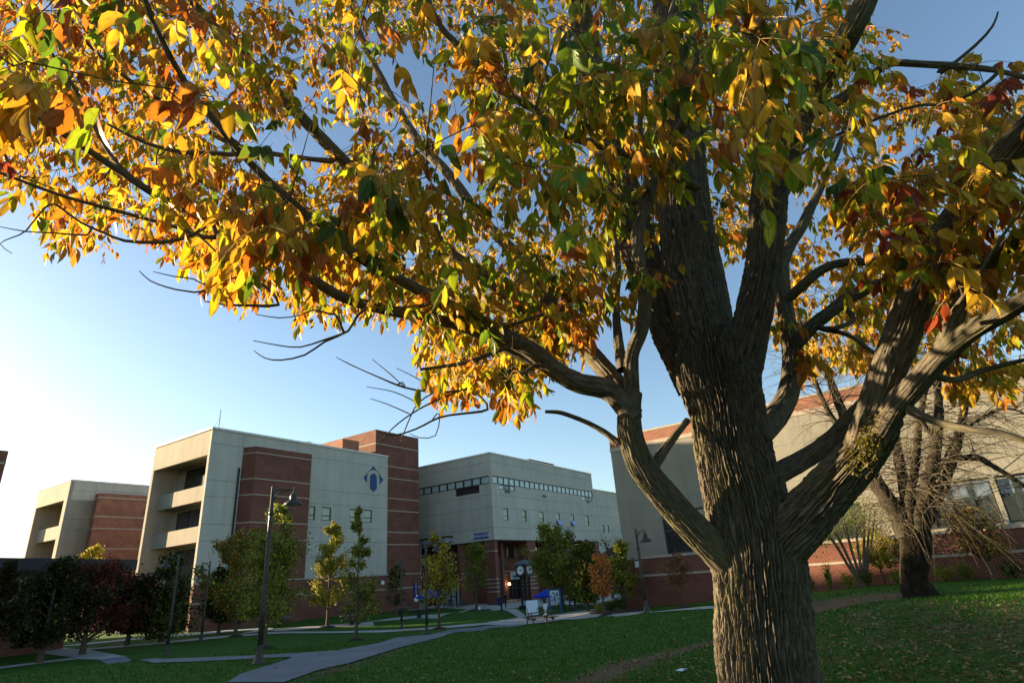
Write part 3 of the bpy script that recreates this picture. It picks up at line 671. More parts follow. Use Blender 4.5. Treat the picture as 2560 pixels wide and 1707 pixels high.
# ---------------------------------------------------------------- covered walkway at the lower left
wa = at(-140, 1391, 46.); wb = at(345, 1398, 74.); wb = E0+ray(345, 1398)*((wa[2]-EYE)/ray(345, 1398)[2]) if ray(345, 1398)[2] > 0 else wb
dw = (wb-wa)[:2]; Lw = math.hypot(*dw); azw = math.atan2(dw[0], dw[1]); FW_ = Fac(wa, azw, azw+math.pi/2)
if FW_.n @ (-wa[:2]) < 0: FW_ = Fac(wa, azw, azw-math.pi/2)
WK = thing('covered_walkway', 'long low dark roofed walkway running to the office block', 'walkway', (wa[0], wa[1], -1.2))
zr = wa[2]; zr0 = FW_.uv(0, 1425)[1]
mb = MB(); FW_.box(mb, 0, Lw, zr0, zr, -4, 0); obj('roof', mb, M_DKMET, WK)
mb = MB(); FW_.box(mb, 0, Lw, zr0-.35, zr0-.002, -4.2, -3.9); obj('soffit_band', mb, M_COPE, WK)
zc = FW_.uv(20, 1515)[1]
mb = MB(); FW_.box(mb, 0, Lw*.9, zc, zr0-.352, -4.3, -4.0); obj('back_wall', mb, M_WALL, WK)
mb = MB(); FW_.box(mb, 0, Lw*.9, -2.5, zc-.002, -4.35, -3.9); obj('low_wall', mb, M_BRICK, WK)

# ---------------------------------------------------------------- the central building
C2 = at(1224, 1133, 82.)
HA = Fac(C2, AZA, NA); HB = Fac(C2, AZB, NB); z2t = C2[2]
zso = HA.uv(1231, 1348)[1]; zg2 = -1.5
uHA = HA.uv(*q3(1752, 300))[0]; uHB = 20.
B2 = thing('college_hall', 'large pale building with a corner ribbon of windows over brick columns', 'building', (C2[0], C2[1], zg2))
ra = hole(HA, q3(836, 320), q3(1762, 512)); rzt = HA.uv(*q3(836, 320))[1]; rzb = HA.uv(*q3(836, 393))[1]
la_u1 = HB.uv(*q3(825, 320))[0]; la_u0 = HB.uv(*q3(175, 440))[0]
uRe = HA.uv(*q3(1762, 455))[0]
N_R = 22; du = (uRe-.35)/N_R
holesA = [(.35, uRe, rzb, rzt)]
zb3 = HA.uv(*q3(1040, 465))[1]; zb4 = HA.uv(*q3(1000, 487))[1]
holesA.append((.35+du, .35+4*du, zb3, rzb)); i1 = N_R-3
vA = (.35+2*du, .35+3*du, zb4, zb3); 
holesA.append((.35+(N_R-3)*du, .35+N_R*du-du*.4, zb3, rzb))
vB = (.35+(N_R-2)*du, .35+(N_R-1)*du-.1, zb4, zb3)
lw = [((945, 628), (997, 738)), ((1117, 643), (1165, 747)), ((1278, 657), (1326, 757)), ((1430, 668), (1472, 765)), ((1562, 678), (1605, 772)), ((1698, 688), (1740, 780))]
lh = [hole(HA, q3(*a), q3(*b)) for a, b in lw]; za = np.mean([h[2] for h in lh]); zb_ = np.mean([h[3] for h in lh]); wd = np.mean([h[1]-h[0] for h in lh])
lh = [(h[0], h[0]+wd, za, zb_) for h in lh]
hv = hole(HA, q3(1305, 500), q3(1345, 527))
wall('wall', HA, 0, uHA, zso, z2t, holesA+lh, M_WALL, B2, th=.4)
for i in range(N_R): window(HA, (.35+i*du, .35+(i+1)*du, rzb, rzt), B2, glass=M_RIB, fr=.13, d=-.1)
for i in range(1, 4): window(HA, (.35+i*du, .35+(i+1)*du, zb3, rzb), B2, glass=M_DARKG if i == 2 else M_RIB, fr=.1, d=-.1)
for k, i in enumerate((N_R-3, N_R-2)): window(HA, (.35+i*du, .35+(i+1)*du, zb3, rzb), B2, glass=M_DARKG if k else M_RIB, fr=.1, d=-.1)
window(HA, (.35+(N_R-1)*du, .35+N_R*du-du*.4, zb3, rzb), B2, glass=M_RIB, fr=.1, d=-.1)
for v in (vA, vB, hv): mb = MB(); HA.box(mb, *v, -.1, .03); obj('vent', mb, M_FRAME, B2)
for k, h in enumerate(lh):
    window(HA, h, B2, glass=M_BLIND, bar=.38)
    if k in (3, 4):
        mb = MB(); zt = h[2]+(h[3]-h[2])*.36
        mb.hexa([HA.W(h[0], h[2]-.25, .45), HA.W(h[1], h[2]-.25, .45), HA.W(h[1], h[2]-.22, .5), HA.W(h[0], h[2]-.22, .5), HA.W(h[0], zt, 0), HA.W(h[1], zt, 0), HA.W(h[1], zt, .05), HA.W(h[0], zt, .05)])
        s = obj('open_sash', mb, simple('sky_glass', (.2, .28, .55), rough=.1, spec=.7), B2); fix_normals(s.data)
N_L = 10; dl = 15.2/N_L
lzt = rzt; lzb = rzb
holesB = [(.35, .35+N_L*dl, lzb, lzt)]
lv = hole(HB, q3(548, 480), q3(748, 412)); lv = (.35+1.15*dl, .35+4.0*dl, zb3-.35, lzb)
wall('wall', HB, .4, uHB, zso, z2t, [(.41, .35+N_L*dl, lzb, lzt), lv], M_WALL, B2, th=.4)
for i in range(N_L): window(HB, (.35+i*dl, .35+(i+1)*dl, lzb, lzt), B2, glass=M_RIB, fr=.13, d=-.1)
mb = MB(); HB.box(mb, *lv, -.3, -.2)
obj('louvre', mb, simple('louvre_brown', (.03, .02, .018)), B2)
jh = [HA.uv(*q3(840, y))[1] for y in (197, 494, 607, 795)]
lines('panel_joints', HA, [('h', .02, uHA-.02, z) for z in jh]+[('v', u, jh[0], z2t) for u in (8., 20.)]+[('v', 8., zso, jh[2]), ('v', 14., zso, jh[2]), ('v', 22., zso, jh[2])], B2)
lines('side_joints', HB, [('h', .02, uHB, z) for z in jh], B2)
mb = MB(); HA.box(mb, -.1, uHA, z2t, z2t+.2, -.5, .1); HB.box(mb, .101, uHB, z2t, z2t+.2, -.5, .1); obj('coping', mb, M_COPE, B2)
mb = MB(); HA.box(mb, 15, 23, z2t+.1, z2t+1.5, -9, -3); obj('roof_house', mb, M_BRICK, B2)
mb = MB(); mb.prism([HA.P(.41, -.41), HA.P(uHA-.01, -.41), HA.P(uHA-.01, -22), HA.P(.41, -22)], zso+.02, z2t-.3); obj('core', mb, M_WALL, B2)
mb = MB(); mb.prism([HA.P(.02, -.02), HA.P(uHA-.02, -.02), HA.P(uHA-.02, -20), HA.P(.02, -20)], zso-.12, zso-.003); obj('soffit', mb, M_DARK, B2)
# columns
BD_ = 5.5
cw = HA.uv(*q3(905, 1100))[0]
def column(u0, u1, side=True):
    mb = MB(); HA.box(mb, u0, u1, zg2-1.5, zso-.122, -1.6, -.05)
    c = obj('column', mb, M_BRICK, B2)
    for p in [(870, 1014), (870, 1274), (870, 1312), (870, 1348), (870, 1390)]:
        z = HA.uv(*q3(*p))[1]; obj('band', HA.box(MB(), u0-.03, u1+.03, z-.07, z+.07, -1.63, -.02), M_BAND, c)
column(.05, cw)
c2a = HA.uv(*q3(1180, 1100))[0]; c2b = HA.uv(*q3(1257, 1100))[0]; column(c2a, c2b)
column(HA.uv(*q3(1530, 1100))[0], HA.uv(*q3(1600, 1100))[0]); column(uHA-1.6, uHA-.05)
mb = MB(); HA.box(mb, uHA-.04, uHA+.3, zg2-1.5, zso-.14, -BD_-.5, -1.66); obj('end_wall', mb, M_BRICK, B2)
# recessed wall below the overhang, right-hand side
BD = 5.5
HR = HA.off(-BD)
gl = (HR.uv(*q3(910, 1092))[1], HR.uv(*q3(910, 975))[1])
gu0 = -3.; door = (HR.uv(*q3(1000, 1380))[0], HR.uv(*q3(1150, 1380))[0])
zdoor = HR.uv(*q3(1080, 1275))[1]
wins = []
u = .6
while u < uHA-2.2: wins.append((u, u+1.7, gl[0], gl[1])); u += 1.95 if len(wins) % 2 else 3.1
wall('recessed_wall', HR, -.5, uHA, zg2-1.5, zso-.13, wins+[(door[0], door[1], zg2-1.0, zdoor)], M_BRICK, B2, th=.4)
mixg = [M_DARKG, simple('dusk_glass', (.3, .26, .14), rough=.1, metal=.7, noise=.5), simple('bright_glass', (.75, .68, .52), rough=.12, metal=.85, noise=.2)]
for k, w in enumerate(wins): window(HR, w, B2, glass=mixg[[1, 1, 2, 2, 0, 2, 2, 2, 1, 0][k % 10]], mull=1, d=-.1)
window(HR, (door[0], door[1], zg2-.9, zdoor), B2, glass=M_DARKG, mull=3, d=-.1, bar=.7, label='wide glazed entrance doors')
for p in [(1000, 1202), (985, 1235)]: z = HR.uv(*q3(*p))[1]; obj('band', HR.box(MB(), -.4, uHA, z-.06, z+.06, -.1, .03), M_BAND, B2)
# left-hand recessed wall with its row of pale shop shutters
SR = HB.off(-3.2)
sw = []; u = 2.2
while u < 16: sw.append((u, u+1.6, gl[0]-.1, gl[1]-.2)); u += 1.85
z5a = SR.uv(1180, 1506)[1]; z5b = SR.uv(1180, 1461)[1]
ps = (SR.uv(1196, 1480)[0], SR.uv(1100, 1480)[0])
wall('recessed_wall', SR, 1.2, uHB, zg2-1.5, zso-.13, sw+[(ps[0], ps[1], zg2-1.0, z5b)], M_BRICK, B2, th=.4)
for k, w in enumerate(sw): window(SR, w, B2, glass=mixg[2] if k % 3 else mixg[1], d=-.1)
npan = 7
M_SHUT = simple('pale_shutter', (.5, .62, .65), rough=.5, noise=.15)
for k in range(npan):
    a = ps[0]+(ps[1]-ps[0])*k/npan; b = ps[0]+(ps[1]-ps[0])*(k+1)/npan
    window(SR, (a, b, zg2-.9, z5b), B2, glass=M_SHUT, d=-.1, fr=.12, bar=.62 if k % 3 == 1 else None)
# small pale canopy beside the tower
_cF = HB.off(1.5); h = (_cF.uv(*q3(420, 930))[0], _cF.uv(*q3(165, 930))[0], _cF.uv(*q3(200, 958))[1], _cF.uv(*q3(200, 892))[1])
mb = MB(); HB.box(mb, h[0], h[1], h[2], h[3]-.4, -1.4, 1.5); obj('canopy', mb, simple('pale_metal', (.3, .36, .38), rough=.4), B2)
mb = MB(); HB.box(mb, h[0]-.1, h[1]+.1, h[3]-.399, h[3]-.2, -1.4, 1.6); obj('canopy_roof', mb, M_DKMET, B2)
a = HB.P(h[1]-.3, 1.3); mb = MB(); mb.cyl((a[0], a[1], zg2-1), (a[0], a[1], h[2]), .12, 10); obj('canopy_post', mb, simple('post_grey', (.25, .26, .28)), B2)
# lower wing to the right
HW = HA.off(-.4); wz = HW.uv(*q3(1770, 456))[1]; uWe = HW.uv(1600, 1290)[0]
W2 = thing('low_wing', 'lower pale wing with two narrow windows joining the big hall', 'building', (*HA.P(uHA+1, -.4), zg2))
wh = [hole(HW, q3(*a), q3(*b)) for a, b in [((1850, 777), (1880, 852)), ((1898, 778), (1926, 853))]]
wall('wall', HW, uHA+.01, uWe, zg2-1, wz, wh, M_WALL, W2)
for h in wh: window(HW, h, W2, bar=.4)
lines('panel_joints', HW, [('h', uHA+.1, uWe, HW.uv(*q3(1800, y))[1]) for y in (600, 690, 830)], W2)
mb = MB(); HW.box(mb, uHA+.011, uWe, wz, wz+.2, -.5, .1); obj('coping', mb, M_COPE, W2)
# signs on the hall
a = HB.uv(*q3(680, 885)); b = HB.uv(*q3(814, 870)); cc = ((a[0]+b[0])/2, (a[1]+b[1])/2); hw = abs(a[0]-b[0])/2
SG = thing('wall_sign', 'small blue sign reading COLLEGE CENTER under the pale wall', 'sign', HB.W(cc[0], cc[1]))
mb = MB(); HB.box(mb, cc[0]-hw, cc[0]+hw, cc[1]-.36, cc[1]+.36, .01, .08); obj('board', mb, simple('sign_blue', (.01, .06, .25)), SG)
text('lettering', 'COLLEGE CENTER', HB, cc[0], cc[1], .5, M_WHITE, SG, d=.09, squeeze=.78)
HK = HR.off(.4)
h = hole(HK, q3(1012, 1210), q3(1130, 1268))
BN = thing('welcome_banner', 'white banner reading WELCOME hung over the entrance doors', 'banner', HK.W(h[0], h[2]))
mb = MB(); HK.box(mb, h[0], h[1], h[2], h[3], 0, .03); obj('cloth', mb, simple('banner_white', (.5, .56, .62), rough=.7), BN)
text('lettering', 'WELCOME', HK, (h[0]+h[1])/2, h[2]+(h[3]-h[2])*.3, (h[3]-h[2])*.52, simple('grey_ink', (.06, .1, .16)), BN, d=.04, squeeze=.95)
um = (h[0]+h[1])/2; zt = h[3]-.45
polyplate('crest', HK, [(um-.28, zt), (um, zt+.3), (um+.28, zt), (um, zt-.32)], simple('grey_ink', ()), BN, .03, .05)
mb = MB(); HK.box(mb, h[0]+.4, um-.5, zt+.02, zt+.08, .03, .045); HK.box(mb, um+.5, h[1]-.4, zt+.02, zt+.08, .03, .045); obj('rule_lines', mb, simple('grey_ink', ()), BN)
Ft = FA.off(.16)
h = hole(Ft.off(.05), q5(1596, 650), q5(1628, 812))
PB = thing('team_banner', 'tall blue banner reading PACERS down the brick tower corner', 'banner', Ft.W(h[0], h[2]))
mb = MB(); Ft.box(mb, h[0], h[1], h[2], h[3], .06, .12); obj('cloth', mb, M_NAVY, PB)
hgt = h[3]-h[2]; um = (h[0]+h[1])/2
for k, ch in enumerate('PACERS'): text('letter', ch, Ft, um, h[3]-hgt*(.07+.115*k), hgt*.125, M_WHITE, PB, d=.13, squeeze=1.2)
zc_ = h[2]+hgt*.18
polyplate('badge', Ft, [(um-.42, zc_-.1), (um-.1, zc_+.05), (um+.1, zc_+.42), (um+.42, zc_+.1), (um+.3, zc_-.45), (um-.3, zc_-.45)], M_WHITE, PB, .12, .14)
# banners by the second column
for lab, q, m1 in (('bright blue banner with a white arch mark beside the second column', ((1290, 1145), (1338, 1300)), simple('banner_blue', (.01, .1, .42))), ('red and white banner half hidden by green leaves', ((1358, 1135), (1392, 1262)), simple('banner_red', (.4, .04, .03)))):
    F_ = HA.off(.6); h = hole(F_, q3(*q[0]), q3(*q[1])); b = thing('hanging_banner', lab, 'banner', F_.W(h[0], h[2]))
    mb = MB(); F_.box(mb, h[0], h[1], h[2], h[3], 0, .04); obj('cloth', mb, m1, b)
    mb = MB(); mb.cyl(F_.W(h[0]-.15, h[3]+.05, -.0), F_.W(h[1]+.15, h[3]+.05, -.0), .04, 6); mb.cyl(F_.W(h[0]-.15, h[3]+.05, 0), (*F_.P(h[0]-.15, 0), zg2-.6), .05, 6); obj('pole', mb, M_DKMET, b)
    uc = (h[0]+h[1])/2; zc_ = h[2]+(h[3]-h[2])*.55; r = (h[1]-h[0])*.36
    if 'blue' in lab:
        arc = [(uc+r*math.cos(t), zc_+r*math.sin(t)) for t in np.linspace(0, math.pi, 12)]+[(uc-r, zc_-r*.9), (uc-r*.65, zc_-r*.5)]+[(uc+r*.65*math.cos(t), zc_+r*.65*math.sin(t)) for t in np.linspace(math.pi, 0, 12)]+[(uc+r*.65, zc_-r*.5), (uc+r, zc_-r*.9)]
        polyplate('mark', F_, arc, M_WHITE, b, .04, .05)
        polyplate('mark', F_, [(uc-r*.22, zc_+r*.2), (uc+r*.22, zc_+r*.2), (uc+r*.2, zc_-r*1.2), (uc, zc_-r*1.6), (uc-r*.2, zc_-r*1.2)], M_WHITE, b, .04, .05)
    else:
        for kk in (.15, .45, .78):
            zz0 = h[2]+(h[3]-h[2])*kk; polyplate('patch', F_, [(h[0]+.1, zz0), (h[1]-.05, zz0+.25), (h[1]-.1, zz0+.7), (h[0]+.2, zz0+.45)], M_WHITE, b, .04, .05)
# lit wall lamps
for px, F_, lab in ((q6(270, 656), HR.off(.35), 'small glowing wall lamp left of the entrance doors'), (q6(910, 600), HA.off(-1.0), 'small glowing wall lamp among the trees right of the entrance')):
    a = F_.uv(*px); c = F_.W(a[0], a[1]); w = thing('wall_lamp', lab, 'lamp', c)
    mb = MB(); mb.lathe(c, [(.02, -.2), (.16, -.14), (.2, .0), (.14, .14), (.02, .18)], 10); obj('globe', mb, M_LITL, w)
    mb = MB(); mb.box(c[0]-.05, c[0]+.05, c[1]-.05, c[1]+.35, c[2]+.16, c[2]+.24); obj('bracket', mb, M_DKMET, w)
    l = bpy.data.lights.new('wall_lamp_light', 'POINT'); l.energy = 7; l.color = (1, .6, .3); l.shadow_soft_size = .2; lo = bpy.data.objects.new('wall_lamp_light', l); COL.objects.link(lo); lo.parent = w; lo.location = (-.4, -.5, 0)

# ---------------------------------------------------------------- the right-hand building
O3 = at(1575, 1518, 49.)
AZ3 = rad(125.5); K3 = Fac(O3, AZ3, AZ3+math.pi/2)
uL = K3.uv(1562, 1400)[0]
z3b = K3.uv(*q6(1370, 420))[1]-.15; z3m = K3.uv(*q6(1370, 578))[1]-.1; z3w = K3.uv(1611, 1114)[1]; z3t = K3.uv(1608, 1080)[1]; zg3 = -2.2
B3 = thing('lecture_hall', 'right hand building, pale walls over a long banded brick base', 'building', (O3[0], O3[1], -1.1))
uS = K3.uv(2424, 982)[0]; uE = K3.uv(2700, 1250)[0]
wA = hole(K3, q6(1695, 20), q6(1960, 370)); wA = (K3.uv(1660, 1330)[0], K3.uv(1800, 1330)[0], z3b+.15, K3.uv(1660, 1300)[1]+.6)
wB = (K3.uv(2040, 1300)[0], K3.uv(2162, 1300)[0], z3b+.15, K3.uv(2160, 1262)[1]+.2)
wC = (K3.uv(2262, 1250)[0], K3.uv(2492, 1250)[0], z3b+.3, K3.uv(2262, 1217)[1])
wD = (K3.uv(2505, 1250)[0], K3.uv(2600, 1250)[0], z3b+.3, K3.uv(2262, 1217)[1])
wall('wall', K3, uL, uE, z3b+.1, z3w, [wA, wB, wC, wD], M_WALL3, B3, th=.5)
for w in (wA, wB): window(K3, w, B3, glass=M_DARKG, mull=1, bar=.55, d=-.2, fr=.12)
for w, n in ((wC, 4), (wD, 2)):
    for k in range(n):
        a = w[0]+(w[1]-w[0])*k/n; b = w[0]+(w[1]-w[0])*(k+1)/n; zm = w[2]+(w[3]-w[2])*.58
        window(K3, (a, b, zm, w[3]), B3, glass=simple('grey_glass', (.12, .16, .2), rough=.1, spec=.7, noise=.4), d=-.2); window(K3, (a, b, w[2], zm), B3, glass=M_DARKG, d=-.2)
mb = MB(); K3.box(mb, uL, uS, z3w+.3, z3t, -.4, 0); obj('parapet', mb, M_BRICKO, B3)
mb = MB(); K3.box(mb, uL-.04, uS+.04, z3w, z3w+.299, -.5, .05); K3.box(mb, uL-.04, uS+.04, z3t, z3t+.15, -.5, .05); obj('coping', mb, M_BAND, B3)
mb = MB(); K3.box(mb, uL-.1, uE+8, zg3-1, z3b, -.6, .25); obj('brick_base', mb, M_BRICK, B3)
mb = MB(); K3.box(mb, uL-.14, uE+8, z3b+.001, z3b+.18, -.6, .32); K3.box(mb, uL-.14, uE+8, z3m-.07, z3m+.07, -.2, .29); obj('base_band', mb, M_BAND, B3)
mb = MB(); K3.box(mb, uL, uE, z3w-.5, z3w-.3, -14, -.51); K3.box(mb, uL, uL+.5, -2, z3w-.6, -14, -.51); K3.box(mb, uL+.6, uE, -2, z3w-.55, -14, -2.5); obj('roof', mb, M_WALL, B3)
lines('panel_joints', K3, [('h', uL+.02, uE, K3.uv(*p)[1]) for p in [(1548+100, 1184-18), (1556+100, 1262-14), (1563+90, 1308-10)]]+[('v', K3.uv(1655, 1300)[0], z3b+.2, K3.uv(1655, 1290)[1]+.6)], B3)
h = hole(K3.off(.25), q6(1422, 450), q6(1470, 503)); mb = MB(); K3.box(mb, *h, .22, .3); obj('wall_box', mb, M_WHITE, B3)
# brown brick block far behind on the right
b4 = K3.off(-16); h0 = b4.uv(2500, 1020)
B4 = thing('brick_block', 'brown brick block showing behind bare twigs at the right edge', 'building', (*b4.P(h0[0]), 0))
mb = MB(); b4.box(mb, h0[0], h0[0]+30, -2, h0[1], -12, 0); obj('wall', mb, M_BRICK, B4)
mb = MB(); b4.box(mb, h0[0]-.1, h0[0]+30, h0[1], h0[1]+.2, -12, .1); obj('coping', mb, M_BAND, B4)
# small brick house seen between wing and lecture hall
hb = at(1535, 1362, 95.)
H5 = thing('brick_house', 'small brick gable roofed house between the wing and the lecture hall', 'building', (hb[0], hb[1], -1.5))
mb = MB(); mb.box(hb[0]-4, hb[0]+5, hb[1], hb[1]+8, -3, hb[2]-2.5); obj('wall', mb, M_BRICK, H5)
mb = MB(); mb.add([(hb[0]-4.4, hb[1]-.3, hb[2]-2.6), (hb[0]+5.4, hb[1]-.3, hb[2]-2.6), (hb[0]+.5, hb[1]-.3, hb[2]), (hb[0]-4.4, hb[1]+8.3, hb[2]-2.6), (hb[0]+5.4, hb[1]+8.3, hb[2]-2.6), (hb[0]+.5, hb[1]+8.3, hb[2])], [(0,1,2), (5,4,3), (0,2,5,3), (2,1,4,5), (1,0,3,4)]); obj('roof', mb, simple('roof_brown', (.1, .06, .05)), H5)

# ================================================================== THE BIG TREE
def resample(P, R, step):
    P = np.asarray(P, float); R = np.asarray(R, float)
    # Catmull-Rom through the traced points
    Q = np.vstack([2*P[0]-P[1], P, 2*P[-1]-P[-2]]); RR = np.concatenate([[R[0]], R, [R[-1]]])
    op = []; orr = []
    for i in range(1, len(Q)-2):
        L_ = np.linalg.norm(Q[i+1]-Q[i]); n = max(2, int(L_/step)); t = np.arange(n)/n
        a, b, c, d = Q[i-1], Q[i], Q[i+1], Q[i+2]; t = t[:, None]
        op.append(.5*((2*b)+(-a+c)*t+(2*a-5*b+4*c-d)*t**2+(-a+3*b-3*c+d)*t**3)); orr.append(RR[i]+(RR[i+1]-RR[i])*t[:, 0])
    op.append(P[-1:]); orr.append(R[-1:]); return np.vstack(op), np.concatenate(orr)
def pnoise(u, v, per, seed):
    """value noise, periodic in u with integer period"""
    ui = np.floor(u).astype(int); vi = np.floor(v).astype(int); fu = u-ui; fv = v-vi; fu = fu*fu*(3-2*fu); fv = fv*fv*(3-2*fv)
    def h(a, b):
        n = ((a % per)*374761393+b*668265263+seed*1442695041) & 0x7fffffff; n = ((n ^ (n >> 13))*1274126177) & 0x7fffffff
        return ((n ^ (n >> 16)) & 0xffff)/65535.
    return (h(ui, vi)*(1-fu)+h(ui+1, vi)*fu)*(1-fv)+(h(ui, vi+1)*(1-fu)+h(ui+1, vi+1)*fu)*fv
class TreeMesh:
    def __init__(s): s.V = []; s.F = []; s.U = []; s.n = 0; s.nodes = []; s.nr = []
    def limb(s, P, R, detail=0, seed=1, nseg=8, step=.1, lump=.0):
        """detail>0: furrowed bark is displaced into the mesh"""
        P, R = resample(P, R, step if not detail else .012/ (1 if detail == 1 else .6))
        s.nodes.append(P[::max(1, int(.12/max(step if not detail else .012, .001)))]); s.nr.append(R[::max(1, int(.12/max(step if not detail else .012, .001)))])
        T, N, B = frames(P); Rm = float(R.mean())
        if detail:
            per = max(8, int(round(2*math.pi*Rm/(.020 if Rm > .1 else .017)))); nseg = per*7 if Rm > .1 else per*6
        arc = np.concatenate([[0], np.cumsum(np.linalg.norm(np.diff(P, axis=0), axis=1))])
        th = np.arange(nseg)/nseg; TH, A = np.meshgrid(th, arc)
        rr = np.repeat(R[:, None], nseg, 1)
        if detail:
            cell = per; U = TH*cell
            warp = (pnoise(TH*(per//4), A*4, per//4, seed)-.5)*1.1+(pnoise(U, A*10, per, seed+5)-.5)*1.0+(pnoise(U*2, A*34, per*2, seed+6)-.5)*.35
            f = U+warp; saw = np.abs((f % 1.)-.5)*2            # 0 in ridge middle .. 1 in furrow
            brk = pnoise(np.floor(f) % per, A*9+np.floor(f)*3.7, per, seed+9)
            h = 1-np.clip((saw-.25)/.45, 0, 1)**.8
            h = h*(.35+.65*np.clip(brk*2.2-.3, 0, 1))+.34*(pnoise(U*2, A*45, per*2, seed+2)-.5)+.2*(pnoise(U*4, A*110, per*4, seed+12)-.5)
            depth = min(.028, .014+.055*Rm) if Rm > .1 else .08*Rm+.002
            big = (pnoise(TH*5, A*2.2, 5, seed+3)-.5)*.13+(pnoise(TH*9, A*6, 9, seed+4)-.5)*.06
            rr = rr*(1+big*(.8 if Rm > .08 else .7))+(h-.7)*depth
        elif lump:
            rr = rr*(1+(pnoise(TH*4, A*9, 4, seed)-.5)*lump)
        a = TH*2*math.pi
        V = P[:, None]+rr[..., None]*(N[:, None]*np.cos(a)[..., None]+B[:, None]*np.sin(a)[..., None])
        m = len(P); idx = np.arange(m*nseg).reshape(m, nseg)
        F = np.stack([idx[:-1], np.roll(idx, -1, 1)[:-1], np.roll(idx, -1, 1)[1:], idx[1:]], -1).reshape(-1, 4)
        tip = np.array([[ (m-1)*nseg+i, (m-1)*nseg+(i+1) % nseg, (m-1)*nseg+(i+2) % nseg, (m-1)*nseg+(i+3) % nseg] for i in range(0, nseg-3, 2)]) if nseg <= 10 else np.zeros((0, 4), int)
        s.V.append(V.reshape(-1, 3)); s.F.append(F+s.n); s.U.append(np.stack([a*Rm, A], -1).reshape(-1, 2)); s.n += m*nseg
    def build(s, name, mat, parent): return np_mesh(name, np.vstack(s.V), np.vstack(s.F), mat, parent, uvl=np.vstack(s.U), smooth=True)
def pt(x, y, D, w):
    p = v2(x, y, D); return p, w*K2/2*axd(p)/FPX
def limbpts(L):
    A = np.array([(q[0], q[1]) for q in L], float)*K2; T = np.gradient(A, axis=0); T /= np.linalg.norm(T, axis=1, keepdims=True)+1e-9
    P = []; R = []
    for q, a, t in zip(L, A, T):
        p = at(a[0], a[1], q[2]); d = ray(a[0]-t[1]*q[3]*K2/2, a[1]+t[0]*q[3]*K2/2); d = d/np.linalg.norm(d); v = p-E0; P.append(p); R.append(np.linalg.norm(np.cross(v, d))*.97)
    return np.array(P), np.array(R)

